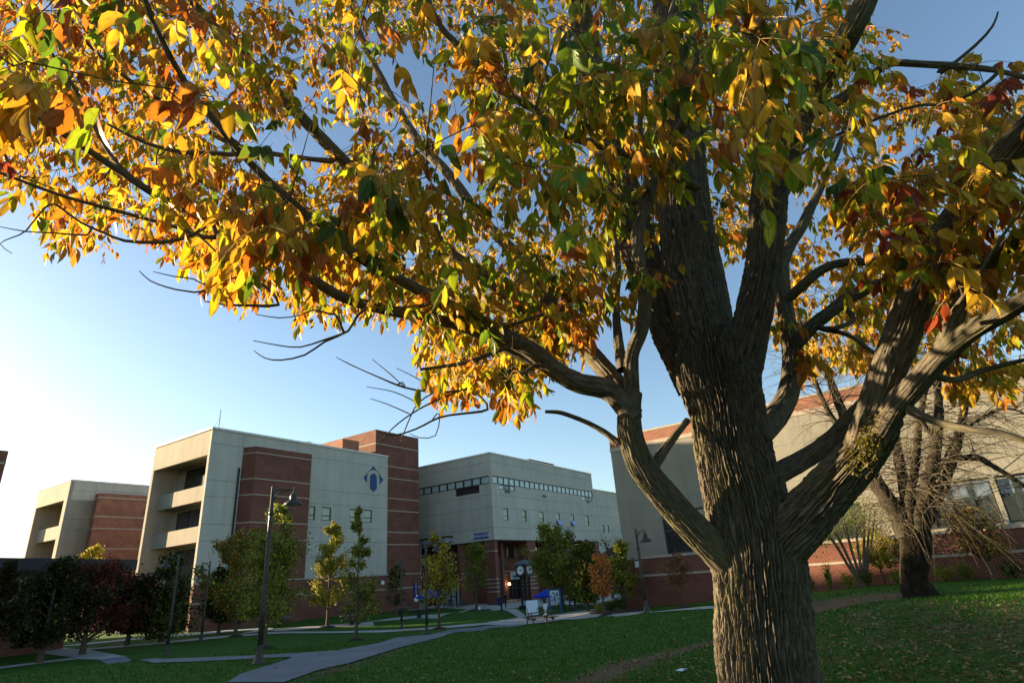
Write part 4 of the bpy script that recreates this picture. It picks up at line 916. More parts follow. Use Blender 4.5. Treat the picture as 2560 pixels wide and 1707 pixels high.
bt = v2(1765, 1640, 3.62); gt = float(gz(bt[0], bt[1]))
TR = thing('big_tree', 'large ash tree with deeply furrowed trunk and yellow, green and orange leaves', 'tree', (bt[0]+.02, bt[1], gt))
tm = TreeMesh(); sm = TreeMesh()
P, R = limbpts([(1768, 1568, 3.6, 238), (1750, 1400, 3.6, 226), (1738, 1280, 3.6, 222), (1712, 1150, 3.6, 198), (1684, 1044, 3.6, 182), (1668, 950, 3.6, 178), (1648, 870, 3.6, 196), (1640, 810, 3.62, 180), (1632, 760, 3.64, 110)])
base = [np.array([bt[0]+.05, bt[1], gt-.3]), np.array([bt[0]+.04, bt[1], gt]), np.array([bt[0]+.03, bt[1], gt+.15])]
P = np.vstack([base, P]); R = np.concatenate([[.55, .46, .36], R]); tm.limb(P, R, 1, 3)
BIG = [
 # three stems of the fork
 [(1695, 870, 3.6, 110), (1716, 780, 3.58, 100), (1738, 693, 3.55, 86), (1756, 593, 3.52, 85), (1766, 459, 3.48, 88), (1782, 370, 3.44, 96), (1800, 290, 3.4, 104), (1806, 262, 3.4, 90)],
 [(1800, 320, 3.4, 84), (1760, 230, 3.42, 62), (1738, 140, 3.45, 56), (1728, 40, 3.5, 54), (1720, -80, 3.5, 48)],
 [(1800, 320, 3.4, 90), (1850, 240, 3.35, 66), (1900, 160, 3.3, 60), (1960, 60, 3.2, 56), (2020, -60, 3.2, 48)],
 [(1632, 880, 3.58, 120), (1608, 760, 3.58, 116), (1578, 640, 3.6, 104), (1562, 540, 3.6, 98), (1550, 420, 3.6, 90), (1542, 300, 3.6, 80), (1540, 180, 3.6, 72), (1530, 50, 3.6, 62), (1522, -80, 3.6, 52)],
 [(1655, 830, 3.7, 100), (1642, 740, 3.85, 88), (1628, 640, 4.0, 78), (1608, 520, 4.1, 68), (1596, 400, 4.2, 60), (1590, 280, 4.3, 52), (1592, 120, 4.5, 44), (1600, -60, 4.6, 36)],
 [(1600, 890, 3.75, 90), (1552, 780, 3.85, 96), (1502, 660, 3.95, 90), (1462, 550, 4.0, 86), (1425, 430, 4.1, 90), (1390, 310, 4.2, 76), (1360, 180, 4.3, 64), (1335, 40, 4.4, 54), (1310, -80, 4.5, 44)],
 # low left limb
 [(1720, 1330, 3.58, 90), (1655, 1272, 3.5, 84), (1585, 1203, 3.42, 72), (1525, 1136, 3.35, 68), (1472, 1066, 3.28, 66), (1449, 1000, 3.24, 60), (1445, 940, 3.22, 56), (1452, 900, 3.22, 48)],
 [(1455, 960, 3.22, 56), (1400, 898, 3.18, 52), (1325, 878, 3.12, 48), (1270, 845, 3.1, 46), (1225, 808, 3.05, 42), (1130, 755, 2.98, 36), (1000, 688, 2.8, 30), (870, 617, 2.6, 26), (790, 566, 2.5, 23), (700, 490, 2.4, 21), (600, 400, 2.32, 18), (515, 305, 2.25, 16), (440, 210, 2.2, 14), (375, 100, 2.15, 12), (330, -10, 2.1, 10)],
 [(1445, 985, 3.22, 46), (1428, 900, 3.3, 44), (1390, 850, 3.38, 44), (1345, 800, 3.5, 42), (1310, 765, 3.6, 42), (1262, 700, 3.8, 40), (1240, 650, 4.0, 32), (1173, 572, 4.3, 28), (1104, 500, 4.6, 26), (1030, 400, 4.9, 24), (957, 320, 5.2, 22), (880, 190, 5.5, 18), (820, 60, 5.8, 15), (790, -60, 6, 12)],
 [(1310, 768, 3.6, 36), (1210, 705, 3.7, 38), (1120, 640, 3.8, 37), (1034, 586, 3.9, 36), (984, 522, 4.0, 36), (920, 470, 4.05, 34), (850, 428, 4.1, 32), (784, 365, 4.15, 29), (683, 260, 4.1, 26), (583, 153, 4.0, 24), (500, 70, 4.0, 20), (420, -20, 4.0, 16)],
 [(1330, 872, 3.14, 34), (1200, 815, 3.1, 30), (1057, 748, 3.0, 28), (910, 716, 2.92, 26), (820, 694, 2.86, 24), (753, 665, 2.82, 24), (640, 585, 2.76, 25), (547, 526, 2.7, 22), (470, 500, 2.7, 20), (400, 468, 2.7, 18), (330, 430, 2.7, 17), (210, 350, 2.7, 16), (85, 265, 2.7, 16), (0, 196, 2.7, 14), (-90, 140, 2.7, 12)],
 # slender stems rising from the left junction
 [(1452, 960, 3.22, 46), (1450, 880, 3.2, 38), (1452, 815, 3.18, 36), (1474, 755, 3.16, 34), (1480, 690, 3.14, 32), (1470, 605, 3.1, 30), (1464, 543, 3.1, 30), (1477, 490, 3.08, 30), (1490, 445, 3.05, 30), (1505, 400, 3.0, 28), (1547, 315, 2.95, 26), (1572, 280, 2.9, 25), (1600, 190, 2.85, 20), (1640, 70, 2.8, 16), (1670, -60, 2.8, 12)],
 [(1430, 850, 3.24, 30), (1420, 780, 3.3, 22), (1415, 700, 3.4, 18), (1420, 600, 3.5, 14), (1400, 500, 3.6, 11)],
 # right side: heavy limb and its forks
 [(1740, 1310, 3.6, 150), (1822, 1215, 3.5, 142), (1900, 1130, 3.4, 126), (1962, 1062, 3.3, 112), (2010, 1000, 3.2, 98), (2040, 940, 3.12, 84)],
 [(1985, 1030, 3.22, 110), (2010, 940, 3.15, 92), (2035, 860, 3.1, 92), (2070, 770, 3.05, 92), (2110, 670, 3.0, 94), (2155, 580, 2.95, 88), (2210, 490, 2.9, 80), (2275, 400, 2.85, 74), (2340, 320, 2.8, 66), (2430, 230, 2.8, 54)],
 [(2020, 985, 3.15, 76), (2055, 935, 3.08, 66), (2100, 885, 3.02, 60), (2165, 812, 2.95, 56), (2230, 760, 2.9, 46), (2300, 722, 2.85, 42), (2400, 660, 2.8, 38)],
 [(2155, 830, 2.96, 50), (2188, 740, 2.95, 46), (2222, 670, 2.92, 42), (2270, 600, 2.9, 38), (2360, 535, 2.85, 34), (2450, 480, 2.8, 28)],
 [(1770, 1095, 3.65, 54), (1840, 1058, 3.7, 50), (1900, 1018, 3.7, 48), (1950, 968, 3.65, 46), (2010, 905, 3.55, 40), (2060, 850, 3.5, 34)],
 [(1740, 1000, 3.8, 66), (1782, 955, 3.95, 62), (1812, 900, 4.05, 54), (1818, 827, 4.1, 44), (1808, 735, 4.15, 40), (1797, 660, 4.2, 37), (1800, 590, 4.3, 32), (1838, 525, 4.4, 26), (1880, 440, 4.6, 20), (1930, 330, 4.8, 14), (1960, 220, 5, 9)],
 [(1820, 800, 4.1, 32), (1860, 755, 4.1, 34), (1912, 712, 4.1, 30), (1951, 684, 4.1, 28), (2011, 656, 4.1, 26), (2080, 640, 4.1, 20)],
 [(1806, 690, 4.15, 22), (1845, 655, 4.1, 24), (1890, 618, 4.1, 22), (1940, 602, 4.1, 20), (2015, 598, 4.1, 16), (2100, 560, 4.1, 10)],
 [(2010, 168, 3.6, 20), (2044, 146, 3.6, 19), (2120, 148, 3.6, 18), (2221, 154, 3.6, 16), (2300, 165, 3.6, 14), (2380, 185, 3.6, 12)],
 [(1850, 262, 3.4, 30), (1920, 235, 3.5, 26), (2010, 168, 3.6, 20)],
 [(2075, 930, 3.05, 26), (2110, 952, 3.05, 22), (2165, 972, 3.05, 20), (2240, 988, 3.0, 19), (2300, 995, 3.0, 18), (2400, 1030, 3.0, 14)],
 [(2130, 855, 2.98, 18), (2190, 872, 3.1, 15), (2260, 850, 3.2, 13), (2380, 820, 3.2, 10)],
 # diagonal bough in front of the crown
 [(1600, 430, 3.4, 26), (1500, 377, 3.0, 24), (1410, 342, 2.7, 24), (1317, 318, 2.5, 22), (1274, 290, 2.42, 21), (1228, 252, 2.34, 20), (1134, 200, 2.2, 17), (1074, 127, 2.1, 15), (1017, 67, 2.05, 13), (984, 0, 2.0, 12), (960, -80, 2.0, 10)],
 [(1500, 1078, 3.3, 24), (1518, 1045, 3.32, 26), (1545, 1008, 3.4, 20), (1580, 965, 3.5, 16)],
 [(1420, 1018, 3.24, 18), (1385, 990, 3.24, 14), (1340, 966, 3.24, 12), (1290, 948, 3.2, 10), (1252, 945, 3.2, 7)],
]
for i, L in enumerate(BIG):
    P, R = limbpts(L); big = R.max() > .085
    (tm if big else sm).limb(P, R, 1 if big else 2, seed=20+i)
MED = [
 [(547, 540, 2.7, 12), (470, 545, 2.6, 11), (400, 520, 2.6, 9), (240, 477, 2.55, 9), (143, 450, 2.5, 8), (0, 397, 2.5, 7), (-80, 370, 2.5, 6)],
 [(480, 515, 2.6, 10), (430, 545, 2.5, 9), (365, 556, 2.5, 9), (287, 553, 2.5, 8), (240, 535, 2.5, 7), (187, 512, 2.5, 6), (130, 470, 2.5, 5)],
 [(550, 355, 2.3, 12), (500, 352, 2.25, 11), (427, 350, 2.2, 10), (365, 338, 2.2, 9), (310, 318, 2.2, 8), (247, 285, 2.2, 6)],
 [(760, 370, 4.1, 14), (620, 352, 3.9, 12), (530, 330, 3.6, 12), (466, 293, 3.4, 11), (383, 240, 3.2, 10), (300, 187, 3.0, 9), (200, 100, 2.8, 8), (130, -10, 2.6, 7)],
 [(330, 430, 2.7, 12), (250, 350, 2.8, 10), (170, 200, 2.9, 9), (60, 40, 3, 7)],
 [(1274, 293, 2.42, 10), (1230, 330, 2.5, 9), (1160, 352, 2.55, 8), (1120, 370, 2.6, 6)],
 [(1500, 470, 3.1, 14), (1440, 460, 3.1, 12), (1390, 440, 3.1, 11), (1330, 410, 3.1, 9), (1270, 345, 3.1, 7)],
 [(1000, 688, 2.8, 12), (960, 705, 2.75, 11), (880, 705, 2.7, 9), (835, 690, 2.7, 7)],
 [(1130, 758, 2.98, 12), (1180, 745, 2.9, 10), (1250, 720, 2.85, 7)],
 [(1180, 790, 3.0, 12), (1120, 815, 2.95, 11), (1060, 835, 2.9, 10), (965, 848, 2.9, 7)],
 [(1240, 830, 3.08, 11), (1200, 858, 3.05, 10), (1140, 872, 3.0, 8), (1080, 880, 3.0, 6)],
 [(1490, 440, 3.0, 15), (1478, 350, 2.95, 14), (1470, 270, 2.9, 13), (1485, 200, 2.85, 12), (1525, 80, 2.8, 10), (1560, -40, 2.8, 8)],
 [(1230, 254, 2.34, 8), (1250, 170, 2.3, 7), (1290, 60, 2.25, 6)],
 [(870, 612, 2.6, 10), (850, 520, 2.6, 9), (848, 440, 2.6, 7), (860, 340, 2.6, 5)],
 [(1104, 500, 4.6, 14), (1140, 400, 4.5, 12), (1150, 300, 4.5, 9), (1180, 200, 4.5, 6)],
 [(2350, 480, 2.6, 6), (2290, 560, 2.6, 8), (2240, 640, 2.6, 10), (2188, 715, 2.65, 11), (2165, 745, 2.8, 12)],
 [(1960, 735, 4.1, 12), (1915, 755, 4.0, 12), (1880, 752, 4.1, 13)], [(1880, 752, 4.1, 12), (1950, 770, 4.0, 12), (2000, 805, 3.9, 10), (2050, 830, 3.4, 9)],
 [(2160, 170, 3.6, 9), (2240, 105, 3.6, 8), (2280, 60, 3.6, 6), (2292, 28, 3.6, 4)],
 [(2300, 160, 3.6, 9), (2240, 210, 3.6, 8), (2170, 240, 3.6, 7), (2080, 250, 3.7, 7), (1900, 320, 4.4, 8), (1830, 360, 4.4, 9)],
 # twigs hanging below the crown at the left
 [(520, 625, 2.5, 5), (470, 668, 2.5, 4.5), (425, 668, 2.5, 4), (385, 660, 2.5, 3.6), (345, 645, 2.5, 3), (320, 622, 2.5, 2)],
 [(560, 630, 2.5, 5), (480, 655, 2.5, 4), (445, 641, 2.5, 3.5), (400, 635, 2.5, 3), (352, 624, 2.5, 2)],
 [(640, 700, 2.5, 8), (580, 702, 2.5, 7), (520, 700, 2.5, 5), (472, 692, 2.5, 3)],
 [(800, 760, 2.7, 6), (745, 785, 2.7, 5), (700, 815, 2.7, 4.5), (645, 827, 2.7, 4), (608, 822, 2.7, 3), (583, 805, 2.7, 2)],
 [(790, 765, 2.7, 5), (740, 782, 2.7, 4.5), (690, 797, 2.7, 3.6), (640, 793, 2.7, 3), (582, 782, 2.7, 2)],
 [(760, 722, 2.7, 5), (720, 712, 2.7, 4), (690, 724, 2.7, 3), (640, 730, 2.7, 3), (588, 722, 2.7, 2)],
 [(100, 480, 2.5, 5), (60, 530, 2.5, 4), (30, 545, 2.5, 3), (0, 560, 2.5, 2.5), (28, 583, 2.5, 1.6)], [(200, 540, 2.5, 5), (120, 535, 2.5, 4), (60, 532, 2.5, 3), (0, 521, 2.5, 2)],
 # bare dead twigs under the middle
 [(1200, 830, 3.6, 7), (1130, 870, 3.6, 6.5), (1060, 895, 3.6, 6), (1000, 900, 3.6, 5), (930, 890, 3.6, 4.5), (860, 862, 3.6, 3.6), (800, 835, 3.6, 2.6), (772, 820, 3.6, 1.6)],
 [(1060, 895, 3.6, 5), (1000, 920, 3.6, 4.5), (945, 950, 3.6, 4), (900, 985, 3.6, 3), (870, 1020, 3.6, 2)],
 [(1120, 940, 3.5, 6), (1060, 950, 3.5, 5.5), (1010, 958, 3.5, 5), (955, 985, 3.5, 4.4), (900, 1000, 3.5, 3.6), (862, 988, 3.5, 2)],
 [(1000, 900, 3.6, 4), (960, 925, 3.6, 3.4), (935, 975, 3.6, 3), (920, 1015, 3.6, 2)],
 [(930, 890, 3.6, 3), (900, 862, 3.6, 2.6), (855, 825, 3.6, 1.6)], [(1000, 900, 3.6, 3), (960, 870, 3.6, 2.4), (910, 845, 3.6, 1.5)],
 [(940, 950, 3.6, 3), (890, 928, 3.6, 2.4), (850, 915, 3.6, 1.5)], [(960, 925, 3.6, 3), (905, 900, 3.6, 2.4), (842, 888, 3.6, 1.5)],
 [(1010, 958, 3.5, 3), (1000, 1000, 3.5, 2.6), (965, 1005, 3.5, 2), (940, 995, 3.5, 1.5)],
]
_bn = np.vstack(tm.nodes+sm.nodes)
for i, L in enumerate(MED):
    P, R = limbpts(L); _all = np.vstack([_bn]+sm.nodes[-60:]); _d = np.linalg.norm(_all-P[0], axis=1); _j = _d.argmin()
    if .03 < _d[_j] < 2.0 and _all[_j][2] > 1.5: P = np.vstack([_all[_j], _all[_j]*.35+P[0]*.65+np.array([0, 0, .03]), P]); R = np.concatenate([[R[0]*1.3, R[0]*1.1], R])
    sm.limb(P, R, 0, seed=90+i, nseg=7, step=.05, lump=.35)
# moss on the right-hand limb
mp_, mr_ = limbpts([(1990, 1095, 3.26, 112), (1998, 1050, 3.22, 118), (2012, 1005, 3.18, 110), (2032, 962, 3.12, 92), (2052, 930, 3.08, 70)])
def moss_tufts(parent):
    rs = np.random.RandomState(4); P, R = resample(mp_, mr_, .01); T, N, B = frames(P); n = 3600
    i = np.clip((rs.beta(1.6, 1.9, n)*len(P)).astype(int), 0, len(P)-1); a = rs.uniform(0, 2*math.pi, n)
    d = N[i]*np.cos(a)[:, None]+B[i]*np.sin(a)[:, None]
    want = np.array([-.80, -.55, .12]); want /= np.linalg.norm(want); k = (d@want) > .45+.5*rs.rand(n)+.7*np.abs(i/len(P)-.45); i = i[k]; d = d[k]; n = len(i)
    O = P[i]+d*(R[i]*rs.uniform(.95, 1.03, n))[:, None]; L_ = rs.uniform(.005, .014, n); D_ = d+rs.randn(n, 3)*.8
    V, F, U, kk = leaflets(O, D_, rs.randn(n, 3), L_, L_*.9, rs.uniform(-.3, .5, n), False)
    C = np.array([(.22, .20, .02), (.16, .15, .02), (.10, .085, .02), (.28, .24, .03)])[rs.randint(4, size=n)]
    np_mesh('moss_patch', V, F, M_LEAFS, parent, uvl=U, colr=np.repeat(C, kk, 0))

# ---- leaf geometry
def leaflets(O, D, Nn, Ln, Wd, bend, fine=True):
    """arrays of leaflets: origin, direction, normal -> verts (N,k,3), faces, uvs"""
    D = D/np.linalg.norm(D, axis=1, keepdims=True); S = np.cross(D, Nn); S /= np.linalg.norm(S, axis=1, keepdims=True)+1e-9; Nn = np.cross(S, D)
    if fine:
        ts = [.0, .1, .3, .52, .74, .9, 1.0]; ws = [.02, .26, .48, .5, .36, .15, .01]
    else:
        ts = [.0, .33, .68, 1.0]; ws = [.03, .48, .42, .01]
    n = len(O); k = len(ts)*3; V = np.zeros((n, k, 3)); U = np.zeros((n, k, 2))
    fold = (.25+.3*RS.rand(n))[:, None]; wav = (RS.rand(n, 1)-.5)*.5
    for i, (t, w) in enumerate(zip(ts, ws)):
        c = O+D*(t*Ln)[:, None]-Nn*(bend*t*t*Ln)[:, None]+S*((.12*math.sin(t*3)*wav[:, 0])*Ln)[:, None]
        ww = (w*Wd)[:, None]
        V[:, i*3] = c-S*ww+Nn*ww*fold; V[:, i*3+1] = c; V[:, i*3+2] = c+S*ww+Nn*ww*(fold+wav)
        U[:, i*3] = (-1, t); U[:, i*3+1] = (0, t); U[:, i*3+2] = (1, t)
    F = []
    for i in range(len(ts)-1):
        for j in (0, 1): F.append((i*3+j, i*3+j+1, i*3+j+4, i*3+j+3))
    F = np.array(F)[None]+(np.arange(n)*k)[:, None, None]
    return V.reshape(-1, 3), F.reshape(-1, 4), U.reshape(-1, 2), k
YB = [(-300, 470), (-150, 500), (0, 480), (60, 560), (120, 590), (200, 600), (265, 610), (330, 550), (380, 600), (430, 650), (480, 690), (530, 720), (570, 745), (640, 700), (720, 780), (800, 780), (870, 770), (960, 775), (985, 940), (1040, 970), (1080, 930), (1130, 980), (1210, 1000), (1255, 900), (1330, 850), (1400, 800), (1500, 740), (1560, 690), (1620, 640), (1700, 640), (1760, 620), (1790, 900), (1900, 880), (1990, 940), (2080, 860), (2110, 960), (2230, 960), (2352, 950), (2500, 900)]
ybx = np.array([a for a, b in YB]); yby = np.array([b for a, b in YB], float)
PAL = {'green': [(.12, .21, .014), (.18, .28, .015), (.26, .34, .016), (.08, .14, .012)], 'yg': [(.34, .36, .014), (.46, .40, .014), (.27, .32, .012)],
       'yellow': [(.56, .34, .022), (.62, .40, .03), (.50, .28, .018)], 'orange': [(.50, .19, .015), (.44, .14, .012), (.55, .24, .02)], 'red': [(.36, .07, .014), (.42, .1, .014), (.25, .045, .014)]}
def pick(x, y, D):
    """leaf colour by place in the crown: greener inside, orange and red at the sunny left and outer tips"""
    gcen = math.exp(-((x-1400)/420)**2-((y-250)/330)**2)*.62 + math.exp(-((x-1000)/330)**2-((y-620)/130)**2)*.35 + math.exp(-((x-1600)/150)**2-((y-560)/150)**2)*.4
    if D > 4.6: gcen *= .25
    edge = max(0, 1-abs(np.interp(x, ybx, yby)-y)/170.)
    left = max(0, 1-x/900.)*.45
    r = {'green': .10+gcen, 'yg': .26+gcen*.8, 'yellow': .62+.5*(D > 4.6), 'orange': .16+edge*.5+left*.8, 'red': .012+left*.05+edge*.06+(.22 if (x > 1980 and y < 800) else 0)}
    if x > 1700 and D > 4.2: r['green'] *= .3; r['yellow'] *= 1.2
    k = list(r); w = np.array([max(0, r[i]) for i in k]); w /= w.sum()
    return k[RS.choice(len(k), p=w)]
# ---- twigs are grown towards points spread through the crown
nodes = [np.vstack(tm.nodes), np.vstack(sm.nodes)]; nrad = [np.concatenate(tm.nr), np.concatenate(sm.nr)]
NP_ = np.vstack(nodes); NR_ = np.concatenate(nrad)
keepn = NP_[:, 2] > 1.2; NP_ = NP_[keepn]; NR_ = NR_[keepn]
targets = []
def addt(n, x0, x1, y0, y1, D0, D1, extra=None):
    c = 0; tries = 0
    while c < n and tries < n*30:
        tries += 1
        x = RS.uniform(x0, x1); y = RS.uniform(y0, y1); D = RS.uniform(D0, D1)
        yb = np.interp(x, ybx, yby)
        drop = .26/D*1341*.9
        if y+drop > yb: continue
        if extra and not extra(x, y, D): continue
        # open sky at the upper right and small gaps
        if x > 2020 and y < 150-max(0, (2120-x))*.3 and RS.rand() < .93: continue
        if 1560 < x < 1860 and 420 < y+60 < 1000 and D < 3.4 and RS.rand() < .62: continue
        targets.append((x, y, D)); c += 1
def gap(x, y, D):
    a = np.array([x/150.]), np.array([y/150.]); return vnoise2(a[0], a[1], 5)[0] > .25
addt(40, -80, 1450, -60, 560, 1.4, 2.3)
addt(44, 1050, 1800, -80, 380, 1.4, 2.3)
addt(30, 1500, 1980, -120, 330, 2.4, 4.2)
addt(90, 1550, 2350, -60, 640, 4.6, 7.5)
addt(10, 480, 720, 430, 560, 1.7, 2.2)
addt(270, -60, 1600, -250, 860, 2.4, 4.2, gap)
addt(30, 900, 1350, 600, 900, 2.8, 4.0)
addt(1080, -200, 1750, -150, 900, 4.0, 7.8, gap)
addt(50, 450, 1000, 480, 790, 2.6, 5.0)
addt(90, 200, 1500, 350, 800, 3.2, 5.0)
addt(70, 950, 1300, 650, 960, 3.6, 6.0)
addt(210, 1650, 2350, 180, 880, 5.0, 8.5, gap)
addt(70, 1780, 2450, 560, 930, 4.0, 6.5)
addt(44, 1950, 2450, 380, 620, 2.5, 3.3)
addt(30, 1700, 2450, -100, 420, 2.6, 4.2)
addt(30, 1950, 2450, 150, 460, 4.0, 6.5)
targets.sort(key=lambda t: t[2])
targets = [t for t in targets]
def gd(T):
    d = np.linalg.norm(NP_-T, axis=1); return d
order = []
TP = np.array([v2(*t) for t in targets])
done = np.zeros(len(TP), bool); best = np.full(len(TP), 1e9); bi = np.zeros(len(TP), int)
for i in range(len(TP)):
    d = np.linalg.norm(NP_-TP[i], axis=1); bi[i] = d.argmin(); best[i] = d.min()
comp = []      # compound leaves: (origin, rachis direction, scale, pixel x, y, D)
twig = TreeMesh()
NPl = list(NP_); NRl = list(NR_)
for _ in range(len(TP)):
    i = int(np.where(done, 1e9, best).argmin()); done[i] = True
    T = TP[i]; a = NPl[bi[i]]; r0 = NRl[bi[i]]; L_ = best[i]
    v = T-a; side = RS.randn(3); side -= v*(side@v)/(v@v+1e-9); side /= np.linalg.norm(side)+1e-9
    n = max(3, int(L_/.12)); t = np.linspace(0, 1, n+1)[:, None]
    P = a+v*t+side*(t*(1-t))*L_*RS.uniform(.1, .35)+np.array([0, 0, 1.])*(t*(1-t))*L_*.25+RS.randn(n+1, 3)*.012*np.minimum(1, t*4)
    P[0] = a
    rb = min(r0*.7, .0035+.0045*L_); R = rb+(.0022-rb)*t[:, 0]
    sm_n = 5
    V, F = tube_np(P, R, sm_n); 
    F = np.array([f for f in F if len(f) == 4])
    twig.V.append(V); twig.F.append(F+twig.n); arc = np.linspace(0, L_, n+1); twig.U.append(np.stack([np.tile(np.arange(sm_n)*.01, n+1), np.repeat(arc, sm_n)], 1)); twig.n += len(V)
    base_i = len(NPl)
    newp = P[1:]; NPl.extend(list(newp)); NRl.extend(list(R[1:]))
    und = np.where(~done)[0]
    if len(und):
        dd = np.linalg.norm(TP[und][:, None]-newp[None], axis=2); m = dd.min(1); am = dd.argmin(1); up = m < best[und]
        best[und[up]] = m[up]; bi[und[up]] = base_i+am[up]
    # compound leaves along the last part of the twig
    x, y, D = targets[i]; dirT = (P[-1]-P[-2]); dirT /= np.linalg.norm(dirT)
    seg = min(L_, .45); npair = 3 if D > 2.3 else 2
    for k in range(npair):
        f = 1-(k*.15)/max(L_, .2)
        if f < .15: break
        j = min(n, max(0, f*n)); j0 = int(j); o = P[j0]+(P[min(n, j0+1)]-P[j0])*(j-j0)
        for sgn in (-1, 1):
            s2 = np.cross(dirT, np.array([0, 0, 1.])); s2 /= np.linalg.norm(s2)+1e-6
            rot = RS.uniform(-.8, .8); hv = s2*math.cos(rot)+np.cross(dirT, s2)*math.sin(rot)
            d = dirT*.5+hv*sgn+np.array([0, 0, -.45])+RS.randn(3)*.25; comp.append((o, d/np.linalg.norm(d), x, y, D))
    comp.append((P[-1], dirT+np.array([0, 0, -.4])+RS.randn(3)*.2, x, y, D))
    # a bare side shoot
    if RS.rand() < .5:
        o = P[n//2]; d = RS.randn(3); d /= np.linalg.norm(d); l = RS.uniform(.1, .3)
        Q = np.array([o, o+d*l*.5+[0, 0, .01], o+d*l+[0, 0, .04]]); V, F = tube_np(Q, [.0028, .002, .0012], 4); F = np.array([f for f in F if len(f) == 4][:8])
        twig.V.append(V); twig.F.append(F+twig.n); twig.U.append(np.zeros((len(V), 2))); twig.n += len(V)
fO = {True: [], False: []}; fD = {True: [], False: []}; fN = {True: [], False: []}; fL = {True: [], False: []}; fC = {True: [], False: []}
rach = []
for (o, d, x, y, D) in comp:
    fine = D < 4.2; nl = 2 if RS.rand() < .6 else 3
    d = d/np.linalg.norm(d); Lr = RS.uniform(.09, .16)
    key = pick(x, y, D)
    G = np.array([0, 0, -1.]); t = np.linspace(0, 1, 4)[:, None]; Pr = o+d*Lr*t+G*Lr*.55*t*t; rach.append(Pr)
    end = Pr[-1]-Pr[-2]; end /= np.linalg.norm(end)
    sd_ = np.cross(end, G); sd_ = sd_/(np.linalg.norm(sd_)+1e-6)
    if np.linalg.norm(sd_) < .1: sd_ = np.array([1., 0, 0])
    base_c = np.array(random.choice(PAL[key]))
    sc = RS.uniform(.8, 1.15)
    items = [(Pr[-1], end+G*.5)]
    for k in range(nl):
        q = Pr[-1]+(Pr[0]-Pr[-1])*(.12+.33*k)
        for sg in (-1, 1): items.append((q, sd_*sg*.6+end*.4+G*RS.uniform(.5, 1.9)))
    for q, dd in items:
        if RS.rand() < .06: continue
        dd = dd+RS.randn(3)*.22; nn = RS.randn(3)*.7+sd_*RS.uniform(-.4, .4)+np.array([RS.uniform(-.6, .6), RS.uniform(-1, .3), .6])
        c = base_c*(1+RS.uniform(-.22, .22)); 
        if RS.rand() < .18: c = np.array(random.choice(PAL[pick(x, y, D)]))
        fO[fine].append(q); fD[fine].append(dd); fN[fine].append(nn); fL[fine].append(RS.uniform(.06, .1)*sc*(1.08 if D < 2.4 else 1)); fC[fine].append(c)
VV = []; FF = []; UU = []; CC = []; nn_ = 0
for fine in (True, False):
    if not fO[fine]: continue
    O, D, N_, Lf, Cf = map(np.array, (fO[fine], fD[fine], fN[fine], fL[fine], fC[fine]))
    V, F, U, k = leaflets(O, D, N_, Lf, Lf*RS.uniform(.34, .48, len(Lf)), RS.uniform(-.05, .35, len(Lf)), fine)
    VV.append(V); FF.append(F+nn_); UU.append(U); CC.append(np.repeat(Cf, k, 0)); nn_ += len(V)
print('leaflets', len(fO[True]), len(fO[False]), 'targets', len(TP), 'trunk verts', tm.n, sm.n, twig.n)
tm.build('trunk', M_BARK, TR); sm.build('branches', M_BARK, TR)
moss_tufts(TR)
twig.build('twigs', M_TWIG, TR)
R_ = MB(); 
tv = TreeMesh()
for Pr in rach:
    V, F = tube_np(Pr, [.0016, .0014, .0012, .001], 3); F = np.array([f for f in F if len(f) == 4]); tv.V.append(V); tv.F.append(F+tv.n); tv.U.append(np.zeros((len(V), 2))); tv.n += len(V)
tv.build('leaf_stalks', simple('leaf_stalk', (.3, .18, .05)), TR)
np_mesh('crown', np.vstack(VV), np.vstack(FF), M_LEAF, TR, uvl=np.vstack(UU), colr=np.vstack(CC), smooth=False)

